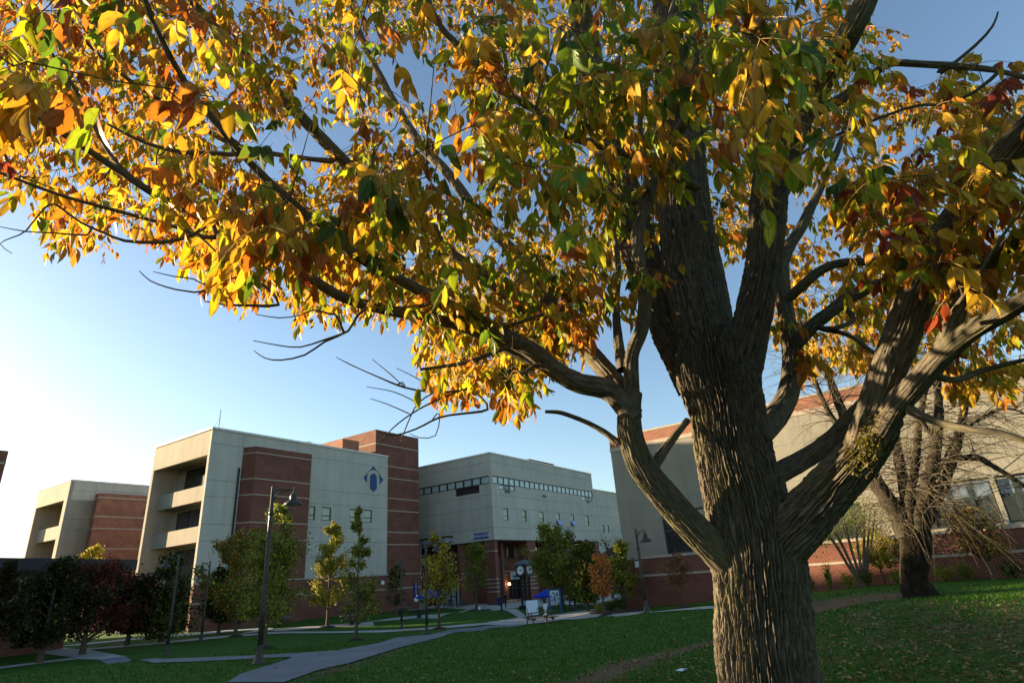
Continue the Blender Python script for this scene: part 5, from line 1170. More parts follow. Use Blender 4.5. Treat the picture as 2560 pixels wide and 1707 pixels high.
# ================================================================== THE SECOND BIG TREE (bare, behind on the right)
b2 = gnd(2301, 1492)
T2 = thing('bare_tree', 'bare weeping tree with a dark forked trunk behind the big ash tree', 'tree', tuple(b2))
t2 = TreeMesh(); DD = hd(b2)
def L2(L): return limbpts([(x, y, DD+d, w*.86) for x, y, d, w in L])
P, R = L2([(2104, 1255, 0, 84), (2098, 1215, 0, 92)]); P = np.vstack([[b2[0], b2[1], b2[2]-.5], [b2[0], b2[1], b2[2]+.02], [b2[0]-.05, b2[1], b2[2]+.5], P]); R = np.concatenate([[.62, .47, .33], R]); t2.limb(P, R, 1, 5)
BT = [
 [(2085, 1230, 0, 60), (2050, 1165, 0, 48), (2008, 1100, 0, 42), (1975, 1040, .2, 34), (1940, 960, .5, 28), (1900, 860, .8, 22), (1845, 760, 1.2, 15), (1820, 660, 1.4, 9)],
 [(2090, 1220, 0, 56), (2080, 1140, .1, 36), (2066, 1060, .2, 30), (2050, 980, .4, 26), (2020, 880, .6, 20), (1965, 740, 1, 15), (1950, 620, 1.2, 10)],
 [(2095, 1215, 0, 50), (2090, 1140, -.1, 30), (2104, 1060, -.2, 26), (2110, 980, -.3, 22), (2130, 860, -.4, 16), (2140, 740, -.5, 10)],
 [(2110, 1220, 0, 54), (2128, 1130, -.3, 42), (2150, 1030, -.5, 34), (2156, 930, -.7, 28), (2150, 820, -.8, 20), (2170, 660, -1, 12)],
 [(2110, 1230, 0, 50), (2150, 1150, .2, 38), (2190, 1050, .4, 32), (2212, 950, .6, 24), (2240, 800, .8, 16), (2260, 640, 1, 9)],
 [(2190, 1055, .4, 18), (2240, 1050, .2, 18), (2290, 1075, 0, 14), (2360, 1120, 0, 10)],
 [(2150, 1010, -.5, 14), (2090, 935, -1, 12), (2010, 860, -1.4, 9), (1900, 820, -1.8, 6)],
 [(1975, 1040, .2, 20), (1900, 940, .4, 15), (1855, 830, .6, 11), (1835, 800, .7, 8)],
 [(2150, 1100, .2, 10), (2200, 1000, .2, 9), (2300, 940, 0, 6), (2380, 960, 0, 4)],
]
for i, L in enumerate(BT): P, R = L2(L); t2.limb(P, R, 0, seed=140+i, nseg=9, step=.12, lump=.3)
nodes2 = np.vstack(t2.nodes[1:]); nr2 = np.concatenate(t2.nr[1:])
tw2 = TreeMesh()
def addtube(T_, P, R, n):
    V, F = tube_np(P, R, n); F = np.array([f for f in F if len(f) == 4]); T_.V.append(V); T_.F.append(F+T_.n); T_.U.append(np.zeros((len(V), 2))+RS.rand(2)); T_.n += len(V)
c2 = np.array(v2(2080, 1000, DD)); 
for k in range(760):
    j = RS.randint(len(nodes2)); a = nodes2[j]
    if a[2] < 2.2: continue
    az = RS.uniform(0, 2*math.pi); out = np.array([math.cos(az), math.sin(az), 0.]); L_ = RS.uniform(1.0, 2.6); up_ = RS.uniform(.1, 1.0)
    t = np.linspace(0, 1, 8)[:, None]
    droop = RS.uniform(.1, 1.0) if a[2] < 5.5 else RS.uniform(-.3, .6)
    P = a+out*L_*t*.9+np.array([0, 0, 1.])*(up_*t-droop*t*t*1.2)*L_*.7+np.cumsum(RS.randn(8, 3)*.035, axis=0)*t
    addtube(tw2, P, np.linspace(min(.014, nr2[j]*.5), .003, 8), 4)
    for q in range(5):
        i0 = RS.randint(2, 7); o = P[i0]; d2 = out*RS.uniform(.1, .8)+RS.randn(3)*.45+np.array([0, 0, -droop*.7+RS.uniform(-.3, .5)]); l = RS.uniform(.4, 1.2)
        tt = np.linspace(0, 1, 5)[:, None]; Q = o+d2*l*tt+np.array([0, 0, -1.])*(tt*tt)*l*.35*droop+np.cumsum(RS.randn(5, 3)*.025, axis=0)*tt
        addtube(tw2, Q, np.linspace(.0045, .0016, 5), 3)
t2.build('trunk', M_BARKD, T2); tw2.build('twigs', M_TWIGP, T2)

# ================================================================== SMALL TREES
LC_ = {'sunlit_orange': [(.75, .28, .05), (.65, .22, .04), (.8, .36, .08)], 'green': [(.09, .14, .02), (.13, .19, .026), (.18, .23, .035)], 'yg': [(.27, .27, .035), (.38, .33, .035), (.20, .23, .035)], 'yellow': [(.55, .42, .04), (.46, .37, .04), (.35, .33, .04)],  # first orange set is brightened, sunlight on one small tree put into the colour
       'orange': [(.42, .15, .03), (.5, .2, .04), (.33, .12, .03)], 'red': [(.16, .02, .02), (.1, .015, .02), (.2, .03, .025)], 'dark': [(.010, .02, .006), (.018, .03, .008)], 'rust': [(.28, .12, .04), (.2, .14, .03), (.34, .1, .04)]}  # 'dark' leaves lowered to near black, silhouette darkness put into the colour
def small_tree(name, label, base, top, wpx, cb, mixc, nleaf, seed, group=None, trunk_px=8, shape='oval', leaf=.12, bare=0., lean=(0, 0), D=None, cat='tree', mulch=False, clump=.32):
    """base/top/cb(crown bottom)/wpx(crown width) in source pixels; the crown is leaves gathered round its own limbs"""
    rs = np.random.RandomState(seed)
    b = gnd(*base) if D is None else at(base[0], base[1], D); Db = hd(b)
    if D is not None: b = np.array([b[0], b[1], float(gz(b[0], b[1]))])
    def zat(p): return EYE+ray(*p)[2]*Db
    H = zat(top)-b[2]; zb = zat((base[0]+(top[0]-base[0])*.5, cb))-b[2]; sl = axd(b)/FPX; Rw = wpx*sl/2; rt_ = trunk_px*sl/2
    off = np.array([(top[0]-base[0])*sl*.6, 0, 0]) if False else np.zeros(3)
    T_ = thing(name, label, cat, tuple(b), group)
    tt = TreeMesh(); n = 8
    t = np.linspace(0, 1, n)[:, None]; P = b+np.array([0, 0, 1.])*H*.97*t+np.array([lean[0], lean[1], 0])*t*t+rs.randn(n, 3)*[.03, .03, 0]*t; P[0] -= [0, 0, .25]
    R = rt_*(1-.86*np.linspace(0, 1, n)**.8); R[0] *= 1.35; tt.limb(P, R, 0, seed=seed, nseg=7, step=.3, lump=.2)
    tips = []
    nb = 32 if H > 2.5 else 16
    for k in range(nb):
        f = rs.uniform(0, 1)**.85; zc = zb*.96+(H-zb)*f*.93; az = k*2.4+rs.uniform(-.4, .4)
        if shape == 'oval': rr = Rw*math.sqrt(max(.03, 1-(abs(f-.38)/.66)**2))
        elif shape == 'cone': rr = Rw*(1-f*.9)
        elif shape == 'pyr': rr = Rw*min(1, .75+f*1.2)*(1-max(0, f-.38)*1.25)
        elif shape == 'vase': rr = Rw*(.35+.65*f)
        else: rr = Rw*math.sqrt(max(.03, 1-(abs(f-.5)/.55)**2))
        rr *= rs.uniform(.68, 1.12)
        p0 = P[0]+(P[-1]-P[0])*max(.12, (zc-rr*.55)/H); p0[2] = max(b[2]+zb*.6, b[2]+zc-rr*.8) ; p0[:2] = b[:2]+np.array(lean)*((p0[2]-b[2])/H)**2
        e = np.array([p0[0]+math.cos(az)*rr, p0[1]+math.sin(az)*rr, b[2]+zc+rr*.12]); m = (p0+e)/2+[0, 0, -.04*rr]
        Q, rq = resample([p0, m, e], [rt_*.35, rt_*.22, rt_*.07], .25); addtube(tt, Q, rq, 5); tips.append((p0, e, rr))
        for q in range(3):
            s_ = rs.uniform(.35, .95); o = p0+(e-p0)*s_; d = rs.randn(3)*.5+[math.cos(az)*.5, math.sin(az)*.5, .6]; l = rs.uniform(.2, .5)*max(.5, rr)
            addtube(tt, np.array([o, o+d*l*.5, o+d*l]), [rt_*.12+.002, rt_*.08+.0015, .002], 4); tips.append((o, o+d*l, rr))
        if bare:
            for q in range(int(6*bare)):
                o = e+(p0-e)*rs.uniform(0, .6); d = rs.randn(3)*.5+[math.cos(az)*.4, math.sin(az)*.4, .8]; l = rs.uniform(.3, .9)*min(1.2, max(.4, rr)); addtube(tt, np.array([o, o+d*l*.5, o+d*l+[0, 0, .05]]), [.012, .008, .004], 3)
    tt.build('trunk', M_TWIG if rt_ < .4 else M_BARK, T_)
    if nleaf:
        N_ = nleaf; ti = rs.randint(len(tips), size=N_); s_ = rs.beta(2.2, 1.1, N_)
        A = np.array([q[0] for q in tips])[ti]; B = np.array([q[1] for q in tips])[ti]; RRr = np.array([q[2] for q in tips])[ti]
        O = A+(B-A)*s_[:, None]+rs.randn(N_, 3)*(clump*np.minimum(1., np.maximum(.25, RRr))[:, None]*.55)
        O = O[(O[:, 2] > b[2]+zb*.8)]; N_ = len(O)
        Dv = rs.randn(N_, 3)*.8+[0, 0, -.7]; Nv = rs.randn(N_, 3)+[0, 0, .5]; Ls = leaf*rs.uniform(.7, 1.3, N_)
        V, F, U, k = leaflets(O, Dv, Nv, Ls, Ls*.8, rs.uniform(0, .3, N_), False)
        keys = list(mixc); w = np.array([mixc[q] for q in keys], float); w /= w.sum()
        hgt = (O[:, 2]-b[2]-zb)/(H-zb+1e-6)
        C = np.zeros((N_, 3)); ck = rs.choice(len(keys), size=N_, p=w)
        # neighbouring leaves share a tone, tree by tree branch
        tone = rs.uniform(.6, 1.4, len(tips))[ti[:N_]] if len(ti) >= N_ else np.ones(N_)
        for q in range(N_): C[q] = LC_[keys[ck[q]]][rs.randint(len(LC_[keys[ck[q]]]))]
        C *= tone[:, None]
        np_mesh('crown', V, F, M_LEAFS, T_, uvl=U, colr=np.repeat(C, k, 0))
    if mulch:
        mb = MB(); mr = max(.55, 26*sl); ring = [(b[0]+mr*math.cos(a)*(1+.08*math.sin(3*a)), b[1]+mr*math.sin(a)) for a in np.linspace(0, 2*math.pi, 20, endpoint=False)]
        vs = [(x, y, float(gz(x, y))-.02) for x, y in ring]+[(b[0]+(x-b[0])*.5, b[1]+(y-b[1])*.5, float(gz(x, y))+.10) for x, y in ring]+[(b[0], b[1], b[2]+.16)]
        mb.add(vs, [(i, (i+1) % 20, (i+1) % 20+20, i+20) for i in range(20)]+[(20+i, 20+(i+1) % 20, 40) for i in range(20)])
        m = obj('mulch_ring', mb, M_MULCH); m['label'] = 'low dark mulch ring at the foot of the '+label.split(' standing')[0].split(' in front')[0].split(' beside')[0].split(' by ')[0].split(' near')[0]; m['label'] = ' '.join(m['label'].split()[:16]); m['category'] = 'mulch'; m['group'] = 'mulch rings round the young trees'
    return T_
k = K2
V = lambda x, y: (x*K2, y*K2)
GQ = 'young trees planted in the quad'
small_tree('young_tree', 'rounded tree turning orange at its top, left of the near lamp post', V(540, 1462), V(536, 1210), 175, 1415*k, {'green': 5, 'yg': 3, 'orange': 1.6, 'rust': 1.2}, 14000, 1, GQ, 9, leaf=.125, mulch=True)
small_tree('young_tree', 'tall slender tree rising directly behind the near lamp post', V(606, 1491), V(636, 1148), 140, 1425*k, {'green': 5, 'yg': 4}, 5200, 2, GQ, 9, leaf=.10, lean=(.6, 0), mulch=True)
small_tree('young_tree', 'yellow green pyramidal tree in front of the emblem wall', V(752, 1440), V(760, 1190), 118, 1375*k, {'yg': 5, 'yellow': 5, 'green': 1.5}, 10000, 3, GQ, 8, shape='pyr', leaf=.125, mulch=True)
small_tree('young_tree', 'sparse green tree with a bare top below the emblem', V(818, 1471), V(826, 1150), 120, 1412*k, {'green': 4, 'yg': 5}, 4600, 4, GQ, 8, shape='cone', leaf=.11, bare=.7, mulch=True)
small_tree('young_tree', 'bright yellow open tree by the blue umbrella', V(1009, 1444), V(1002, 1216), 84, 1368*k, {'yellow': 7, 'yg': 3}, 3000, 5, GQ, 8, leaf=.12, bare=.5, mulch=True)
small_tree('young_tree', 'dense green tree in front of the left pale shutters', V(1095, 1401), V(1090, 1235), 68, 1352*k, {'green': 6, 'yg': 2}, 5200, 6, GQ, 6, leaf=.13, mulch=True)
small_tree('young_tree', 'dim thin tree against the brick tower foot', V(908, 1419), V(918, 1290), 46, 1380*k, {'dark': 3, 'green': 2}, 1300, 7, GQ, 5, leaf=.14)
small_tree('young_tree', 'tall spreading green tree right of the post clock', V(1294, 1401), V(1284, 1193), 130, 1372*k, {'green': 6, 'yg': 4}, 9000, 8, GQ, 8, leaf=.15, mulch=False, lean=(-.8, 0), clump=.4)
small_tree('young_tree', 'dark green tree with yellowing side near the low wing', V(1352, 1404), V(1338, 1232), 74, 1378*k, {'green': 5, 'dark': 2, 'orange': .6}, 6500, 9, GQ, 6, leaf=.15)
small_tree('young_tree', 'small sunlit orange tree at the edge of the lawn', V(1389, 1414), V(1386, 1262), 56, 1358*k, {'sunlit_orange': 8, 'orange': 3}, 1900, 10, GQ, 6, leaf=.10, bare=.8, mulch=True)
small_tree('young_tree', 'olive green tree beside the lecture hall corner', V(1440, 1399), V(1432, 1225), 62, 1370*k, {'yg': 6, 'green': 3}, 4600, 11, GQ, 6, leaf=.12, bare=.4)
small_tree('bare_young_tree', 'leafless twiggy tree in front of the low wing', V(1410, 1385), V(1404, 1226), 92, 1335*k, {'dark': 1}, 0, 12, GQ, 6, bare=3.0, D=70)
small_tree('young_tree', 'thin rust coloured tree before the lecture hall brick base', V(1569, 1397), V(1562, 1262), 62, 1345*k, {'rust': 6, 'orange': 3}, 650, 13, GQ, 5, leaf=.11, bare=1.2, mulch=True)
small_tree('young_tree', 'small yellow green tree between the forked shrub and bare tree', V(2033, 1343), V(2022, 1208), 84, 1290*k, {'yg': 5, 'yellow': 3}, 2300, 14, GQ, 6, leaf=.11, shape='flat')
small_tree('young_tree', 'leaning russet tree by the right brick wall', V(2284, 1331), V(2258, 1160), 120, 1262*k, {'rust': 4, 'yg': 4, 'red': 1}, 3000, 15, GQ, 9, leaf=.12, lean=(-.5, 0))
# multi-stemmed tree by the wall
mbs = gnd(*V(1984, 1345)); MS = thing('forked_shrub_tree', 'many stemmed tree with thin spreading stems by the brick wall', 'tree', tuple(mbs)); ms = TreeMesh(); tips = []
for (x, y, w) in [(1880, 1225, 7), (1905, 1205, 7), (1935, 1180, 7), (1962, 1170, 7), (1985, 1160, 8), (1998, 1190, 7), (2010, 1175, 6)]:
    Pm, Rm_ = limbpts([(1984, 1347, hd(mbs), 10), ((1984*2+x)/3, 1300, hd(mbs), w+1), (x*.7+1984*.3, 1240, hd(mbs), w), (x, y, hd(mbs), 3)]); ms.limb(Pm, Rm_, 0, nseg=6, step=.2); tips.append(Pm[-1]); tips.append(Pm[-2]*.4+Pm[-1]*.6)
ms.build('trunk', M_TWIG, MS)
rs = np.random.RandomState(5); O = np.array(tips)[rs.randint(len(tips), size=2600)]+rs.randn(2600, 3)*[.55, .5, .4]; Ls = .11*rs.uniform(.7, 1.3, 2600)
Vv, Ff, Uu, kk = leaflets(O, rs.randn(2600, 3), rs.randn(2600, 3), Ls, Ls*.5, rs.uniform(0, .3, 2600), False)
np_mesh('crown', Vv, Ff, M_LEAFS, MS, uvl=Uu, colr=np.repeat(np.array(LC_['green'])[rs.randint(3, size=2600)], kk, 0))
# the dark group at the left
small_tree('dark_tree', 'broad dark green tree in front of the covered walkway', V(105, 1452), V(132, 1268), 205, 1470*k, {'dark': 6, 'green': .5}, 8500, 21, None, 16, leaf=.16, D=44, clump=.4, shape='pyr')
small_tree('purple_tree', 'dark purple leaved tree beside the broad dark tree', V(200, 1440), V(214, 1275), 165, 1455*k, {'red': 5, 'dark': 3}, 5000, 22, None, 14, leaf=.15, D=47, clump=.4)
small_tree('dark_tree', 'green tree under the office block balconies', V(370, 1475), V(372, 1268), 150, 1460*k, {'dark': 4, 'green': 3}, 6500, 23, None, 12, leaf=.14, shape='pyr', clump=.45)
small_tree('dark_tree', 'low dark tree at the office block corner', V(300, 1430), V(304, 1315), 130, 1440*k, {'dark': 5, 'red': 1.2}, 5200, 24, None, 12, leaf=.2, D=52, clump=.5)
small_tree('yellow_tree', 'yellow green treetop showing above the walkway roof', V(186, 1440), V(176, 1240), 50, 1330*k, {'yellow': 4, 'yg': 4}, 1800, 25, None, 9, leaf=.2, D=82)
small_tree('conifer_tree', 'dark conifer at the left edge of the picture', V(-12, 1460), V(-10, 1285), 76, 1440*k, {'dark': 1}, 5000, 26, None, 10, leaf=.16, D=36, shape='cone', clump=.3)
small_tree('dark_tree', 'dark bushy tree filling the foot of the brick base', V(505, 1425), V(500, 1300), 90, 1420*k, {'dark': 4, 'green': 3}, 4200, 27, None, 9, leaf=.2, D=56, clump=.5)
# shrubs
def shrub(label, x, y, wpx, hpx, mixc, n, seed, group, D=None, leaf=.09):
    rs = np.random.RandomState(seed); b = gnd(x, y) if D is None else at(x, y, D)
    if D is not None: b[2] = float(gz(b[0], b[1]))
    sl = axd(b)/FPX; R_ = wpx*sl/2; H = hpx*sl
    T_ = thing('shrub', label, 'shrub', tuple(b), group); tt = TreeMesh(); E = []
    for q in range(14):
        az = rs.uniform(0, 6.28); e = b+[math.cos(az)*R_*rs.uniform(.2, 1), math.sin(az)*R_*rs.uniform(.2, 1), H*rs.uniform(.5, 1)]; addtube(tt, np.array([b-[0, 0, .05], (b+e)/2+[0, 0, .08*H], e]), [.014, .01, .004], 4); E.append(e)
    tt.build('stems', M_TWIG, T_); E = np.array(E); j = rs.randint(14, size=n); s_ = rs.uniform(.35, 1.05, n)[:, None]
    O = b+(E[j]-b)*s_+rs.randn(n, 3)*[R_*.22, R_*.22, H*.13]; O = O[O[:, 2] > b[2]+.03]; n = len(O); Ls = leaf*rs.uniform(.7, 1.3, n)
    V_, F_, U_, k_ = leaflets(O, rs.randn(n, 3)+[0, 0, .4], rs.randn(n, 3), Ls, Ls*.5, rs.uniform(0, .3, n), False)
    keys = list(mixc); w = np.array([mixc[q] for q in keys], float); w /= w.sum(); ck = rs.choice(len(keys), size=n, p=w)
    C = np.array([LC_[keys[c]][rs.randint(len(LC_[keys[c]]))] for c in ck]); np_mesh('leaves', V_, F_, M_LEAFS, T_, uvl=U_, colr=np.repeat(C, k_, 0))
GS = 'shrubs along the lecture hall brick base'
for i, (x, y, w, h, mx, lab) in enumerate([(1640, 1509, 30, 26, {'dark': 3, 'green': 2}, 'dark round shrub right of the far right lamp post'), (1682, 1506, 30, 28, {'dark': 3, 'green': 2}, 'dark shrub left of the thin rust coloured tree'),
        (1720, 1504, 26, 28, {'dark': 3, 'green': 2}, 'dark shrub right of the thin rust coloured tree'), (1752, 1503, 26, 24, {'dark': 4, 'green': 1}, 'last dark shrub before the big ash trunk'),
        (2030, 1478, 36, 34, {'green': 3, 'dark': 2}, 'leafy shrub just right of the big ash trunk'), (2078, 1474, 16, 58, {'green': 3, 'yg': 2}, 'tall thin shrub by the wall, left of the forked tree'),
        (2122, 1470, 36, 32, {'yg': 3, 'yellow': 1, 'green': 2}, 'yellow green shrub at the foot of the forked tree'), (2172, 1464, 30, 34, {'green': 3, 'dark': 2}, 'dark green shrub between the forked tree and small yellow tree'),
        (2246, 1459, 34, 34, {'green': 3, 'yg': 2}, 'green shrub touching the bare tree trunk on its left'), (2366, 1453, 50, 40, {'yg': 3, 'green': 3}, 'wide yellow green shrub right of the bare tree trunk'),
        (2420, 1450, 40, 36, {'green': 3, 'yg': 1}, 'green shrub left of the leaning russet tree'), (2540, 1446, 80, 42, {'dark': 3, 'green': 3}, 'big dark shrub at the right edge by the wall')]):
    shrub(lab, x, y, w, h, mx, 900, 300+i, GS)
GB_ = 'shrubs in the planting bed'
for i, (x, y, w, h, mx, lab) in enumerate([(1497, 1531, 20, 18, {'yg': 3, 'yellow': 1}, 'pale yellow green shrub at the tip of the planting bed'), (1528, 1528, 30, 26, {'dark': 3, 'green': 3}, 'dark shrub in the bed behind the orange tree'),
        (1556, 1524, 30, 24, {'green': 3, 'dark': 2}, 'low green shrub at the right of the planting bed'), (1566, 1512, 40, 40, {'dark': 3, 'red': 2}, 'dark reddish shrub against the lecture hall corner'), (1545, 1515, 30, 20, {'dark': 3, 'yg': 1}, 'small dark shrub at the back of the planting bed'),
        (1362, 1512, 34, 34, {'dark': 4, 'green': 2}, 'dark potted shrub behind the white board')]):
    shrub(lab, x, y, w, h, mx, 800, 330+i, GB_)

# ================================================================== LAMP POSTS
def lamp(label, base, top, head_dx, group='lamp posts round the quad', arm=.62, D=None):
    b = gnd(*base); Db = hd(b); H = EYE+ray(*top)[2]*Db-b[2]; sg = 1 if head_dx > 0 else -1
    T_ = thing('lamp_post', label, 'lamp post', tuple(b), group)
    # arm direction: across the view
    r = ray(*base)[:2]; ang = math.atan2(r[0], r[1]); ax = np.array([math.cos(ang), -math.sin(ang)])*sg*min(1, abs(head_dx)); 
    dep = math.sqrt(max(0, 1-min(1, abs(head_dx))**2)); ax = ax+np.array([math.sin(ang), math.cos(ang)])*-dep
    mb = MB(); mb.lathe(b, [(.18, -.15), (.18, .04), (.16, .07), (.135, .14), (.10, .24), (.083, .32), (.08, .5)], 18); obj('base', mb, M_LAMP, T_, smooth=False)
    mb = MB(); mb.lathe(b, [(.078, .5), (.074, 1.5), (.062, H-.9), (.058, H-.86), (.07, H-.85), (.07, H-.75), (.055, H-.74), (.05, H), (.02, H+.03)], 16); mb.lathe((b[0]-.05, b[1]-.06, b[2]), [(.02, .62), (.045, .66), (.02, .7)], 8); obj('pole', mb, M_LAMP, T_, smooth=True)
    c = b+np.array([ax[0], ax[1], 0])*arm; zt = b[2]+H-.08
    mb = MB(); A = np.array([b[0], b[1], b[2]+H-.5]); Bp = A+np.array([ax[0]*arm*.45, ax[1]*arm*.45, .34]); Cp = np.array([c[0], c[1], zt-.03]); P_, R_ = resample([A, A+(Bp-A)*.5+[0, 0, .09], Bp, Cp], [.022, .022, .022, .022], .06); mb.tube(P_, R_, 7)
    mb.cyl((b[0], b[1], zt-.02), (c[0], c[1], zt-.02), .018, 6); obj('arm', mb, M_LAMP, T_)
    h = MB(); h.lathe((c[0], c[1], zt-.72), [(.27, .22), (.28, .235), (.255, .28), (.2, .33), (.125, .375), (.1, .41), (.11, .44), (.105, .50), (.075, .56), (.045, .59), (.025, .62), (.018, .70), (.012, .80)], 22); hh = obj('shade', h, M_LAMP, T_, smooth=True)
    g = MB(); g.lathe((c[0], c[1], zt-.52), [(.05, -.02), (.2, .0), (.22, .02)], 16); obj('lens', g, simple('lens', (.3, .3, .27), rough=.3), hh)
    return T_
lamp('tall lamp post nearest the viewer beside the asphalt path', (646, 1660), (669, 1216), 1)
lamp('dark lamp post with its hood to the left, before the balconies', (415, 1637), (444, 1388), -1)
lamp('dark lamp post left of the round orange topped tree', (502, 1603), (503, 1404), -.75)
lamp('lamp post at the foot of the brick tower', (1004, 1571), (1004, 1391), -.15)
lamp('lamp post in front of the bright yellow tree', (1067, 1585), (1065, 1352), 1)
lamp('lamp post in front of the corner brick column', (1255, 1536), (1249, 1392), .75)
lamp('lamp post among the green trees right of the clock', (1440, 1525), (1429, 1376), 1)
lamp('sunlit lamp post at the lawn edge left of the lecture hall', (1618, 1532), (1593, 1322), .6)

# ================================================================== QUAD FURNITURE
def basis(b):
    r = b[:2]/hd(b); return np.array([r[1], -r[0], 0]), np.array([r[0], r[1], 0])   # screen right, away
def lbox(mb, o, rx, fy, x0, x1, y0, y1, z0, z1, dz=0):
    p = []
    for z in (z0, z1):
        for x, y in ((x0, y0), (x1, y0), (x1, y1), (x0, y1)): p.append(o+rx*x+fy*y+np.array([0, 0, z]))
    mb.hexa(p)
def rot2(rx, fy, a): return rx*math.cos(a)+fy*math.sin(a), -rx*math.sin(a)+fy*math.cos(a)
# wooden picnic table
b = gnd(1352, 1560); rx, fy = basis(b); rx, fy = rot2(rx, fy, rad(22))
T_ = thing('picnic_table', 'weathered wooden picnic table at the lawn edge by the white board', 'picnic table', tuple(b))
mb = MB()
for i in range(5): lbox(mb, b, rx, fy, -.95, .95, -.38+i*.152, -.38+i*.152+.14, .71, .75)
obj('table_top', mb, M_WOOD, T_)
for s_ in (-1, 1):
    mb = MB()
    for q in range(2): y0 = s_*.72+(q-1)*.145; lbox(mb, b, rx, fy, -.95, .95, y0, y0+.135, .42, .46)
    obj('bench', mb, M_WOOD, T_)
    mb = MB(); lbox(mb, b, rx, fy, s_*.66-.02, s_*.66+.02, -.84, .84, .33, .42); obj('crossbar', mb, M_WOOD, T_)
    for t_ in (-1, 1):
        mb = MB(); x0 = s_*.66-.045; x1 = x0+.05+.0; e = []
        for z, y in ((-.06, t_*.68), (.70, t_*.26)):
            for dx, dy in ((x0, -.05), (x1, -.05), (x1, .05), (x0, .05)): e.append(b+rx*(dx+s_*.045)+fy*(y+dy)+np.array([0, 0, z]))
        mb.hexa(e); obj('leg', mb, M_WOOD, T_)
# dark metal picnic tables
def mtable(label, px, a, top=M_DKMET, sc=1.0, kind=0):
    b = gnd(*px); rx, fy = basis(b); rx, fy = rot2(rx, fy, a); T_ = thing('metal_picnic_table', label, 'picnic table', tuple(b), 'dark metal picnic tables in the quad')
    mb = MB(); lbox(mb, b, rx, fy, -1.0*sc, 1.0*sc, -.4, .4, .72, .77); obj('table_top', mb, simple('slab_grey', (.14, .135, .13), rough=.6), T_)
    mb = MB(); lbox(mb, b, rx, fy, -.16, .16, -.16, .16, -.05, .72); lbox(mb, b, rx, fy, -.5, .5, -.06, .06, .64, .72); obj('pedestal', mb, M_DKMET, T_)
    for s_ in (-1, 1):
        mb = MB(); lbox(mb, b, rx, fy, -.95*sc, .95*sc, s_*.72-.14, s_*.72+.14, .42, .47); obj('bench', mb, M_DKMET, T_)
        mb = MB(); mb.cyl(b+fy*(s_*.1)+[0, 0, .12], b+fy*(s_*.72)+[0, 0, .2], .04, 6); mb.cyl(b+fy*(s_*.72)+[0, 0, .2], b+fy*(s_*.72)+[0, 0, .42], .04, 6); obj('bench_arm', mb, M_DKMET, T_)
mtable('dark metal table right of the near lamp post', (698, 1567), .1)
mtable('dark metal table behind the sparse green tree', (880, 1562), .15)
mtable('dark metal table against the brick base, behind another table', (866, 1540), .1)
mtable('dark metal table left of the brick tower lamp post', (1002, 1540), .1)
mtable('dark metal table on the slab left of the yellow tree', (1048, 1545), .1)
# plaza: dark tables with chairs
def pchair(o, rx, fy, label, grp):
    T_ = thing('patio_chair', label, 'chair', tuple(o), grp)
    mb = MB(); lbox(mb, o, rx, fy, -.23, .23, -.23, .23, .42, .46); obj('seat', mb, M_DKMET, T_)
    mb = MB(); lbox(mb, o, rx, fy, -.23, .23, .21, .25, .5, .88); obj('backrest', mb, M_DKMET, T_)
    for x in (-1, 1):
        for y in (-1, 1): mb = MB(); lbox(mb, o, rx, fy, x*.21-.018, x*.21+.018, y*.22-.018, y*.22+.018, 0, .88 if y > 0 else .42); obj('leg', mb, M_DKMET, T_)
SHORT = ['table behind the map board', 'table left of the orange tree', 'table nearest the orange tree', 'farthest plaza table', 'table before the shutters', 'table right of the umbrella']
PT = [((1425, 1520), 'round dark patio table behind the map board'), ((1456, 1516), 'round dark patio table left of the orange tree'), ((1476, 1507), 'round dark patio table nearest the orange tree'), ((1497, 1494), 'round dark patio table far back on the plaza'), ((1142, 1517), 'round dark patio table before the pale shutters'), ((1112, 1520), 'round dark patio table right of the blue umbrella')]
CH = [['front left', 'front right', 'back']]*6
for i, (px, lab) in enumerate(PT):
    b = gnd(*px); rx, fy = basis(b); T_ = thing('patio_table', lab, 'table', tuple(b), 'round patio tables')
    mb = MB(); mb.lathe(b, [(.6, .70), (.62, .72), (.6, .74), (.02, .745)], 20); obj('table_top', mb, M_DKMET, T_)
    mb = MB(); mb.lathe(b, [(.3, -.02), (.28, .03), (.05, .06), (.05, .7)], 12); obj('pedestal', mb, M_DKMET, T_)
    for j in range(3):
        a = [rad(-130), rad(-40), rad(75)][j]+i*.3; o = b+rx*math.cos(a)*.95+fy*math.sin(a)*.95; o[2] = float(gz(o[0], o[1])); r2, f2 = rot2(rx, fy, a-math.pi/2)
        side = 'left' if math.cos(a) < -.25 else 'right' if math.cos(a) > .25 else ('near' if math.sin(a) < 0 else 'far')
        pchair(o, r2, f2, 'dark patio chair on the %s%s side of the %s' % ('near ' if math.sin(a) < -.3 and side in ('left', 'right') else 'far ' if math.sin(a) > .3 and side in ('left', 'right') else '', side, SHORT[i]), 'patio chairs round the plaza tables')
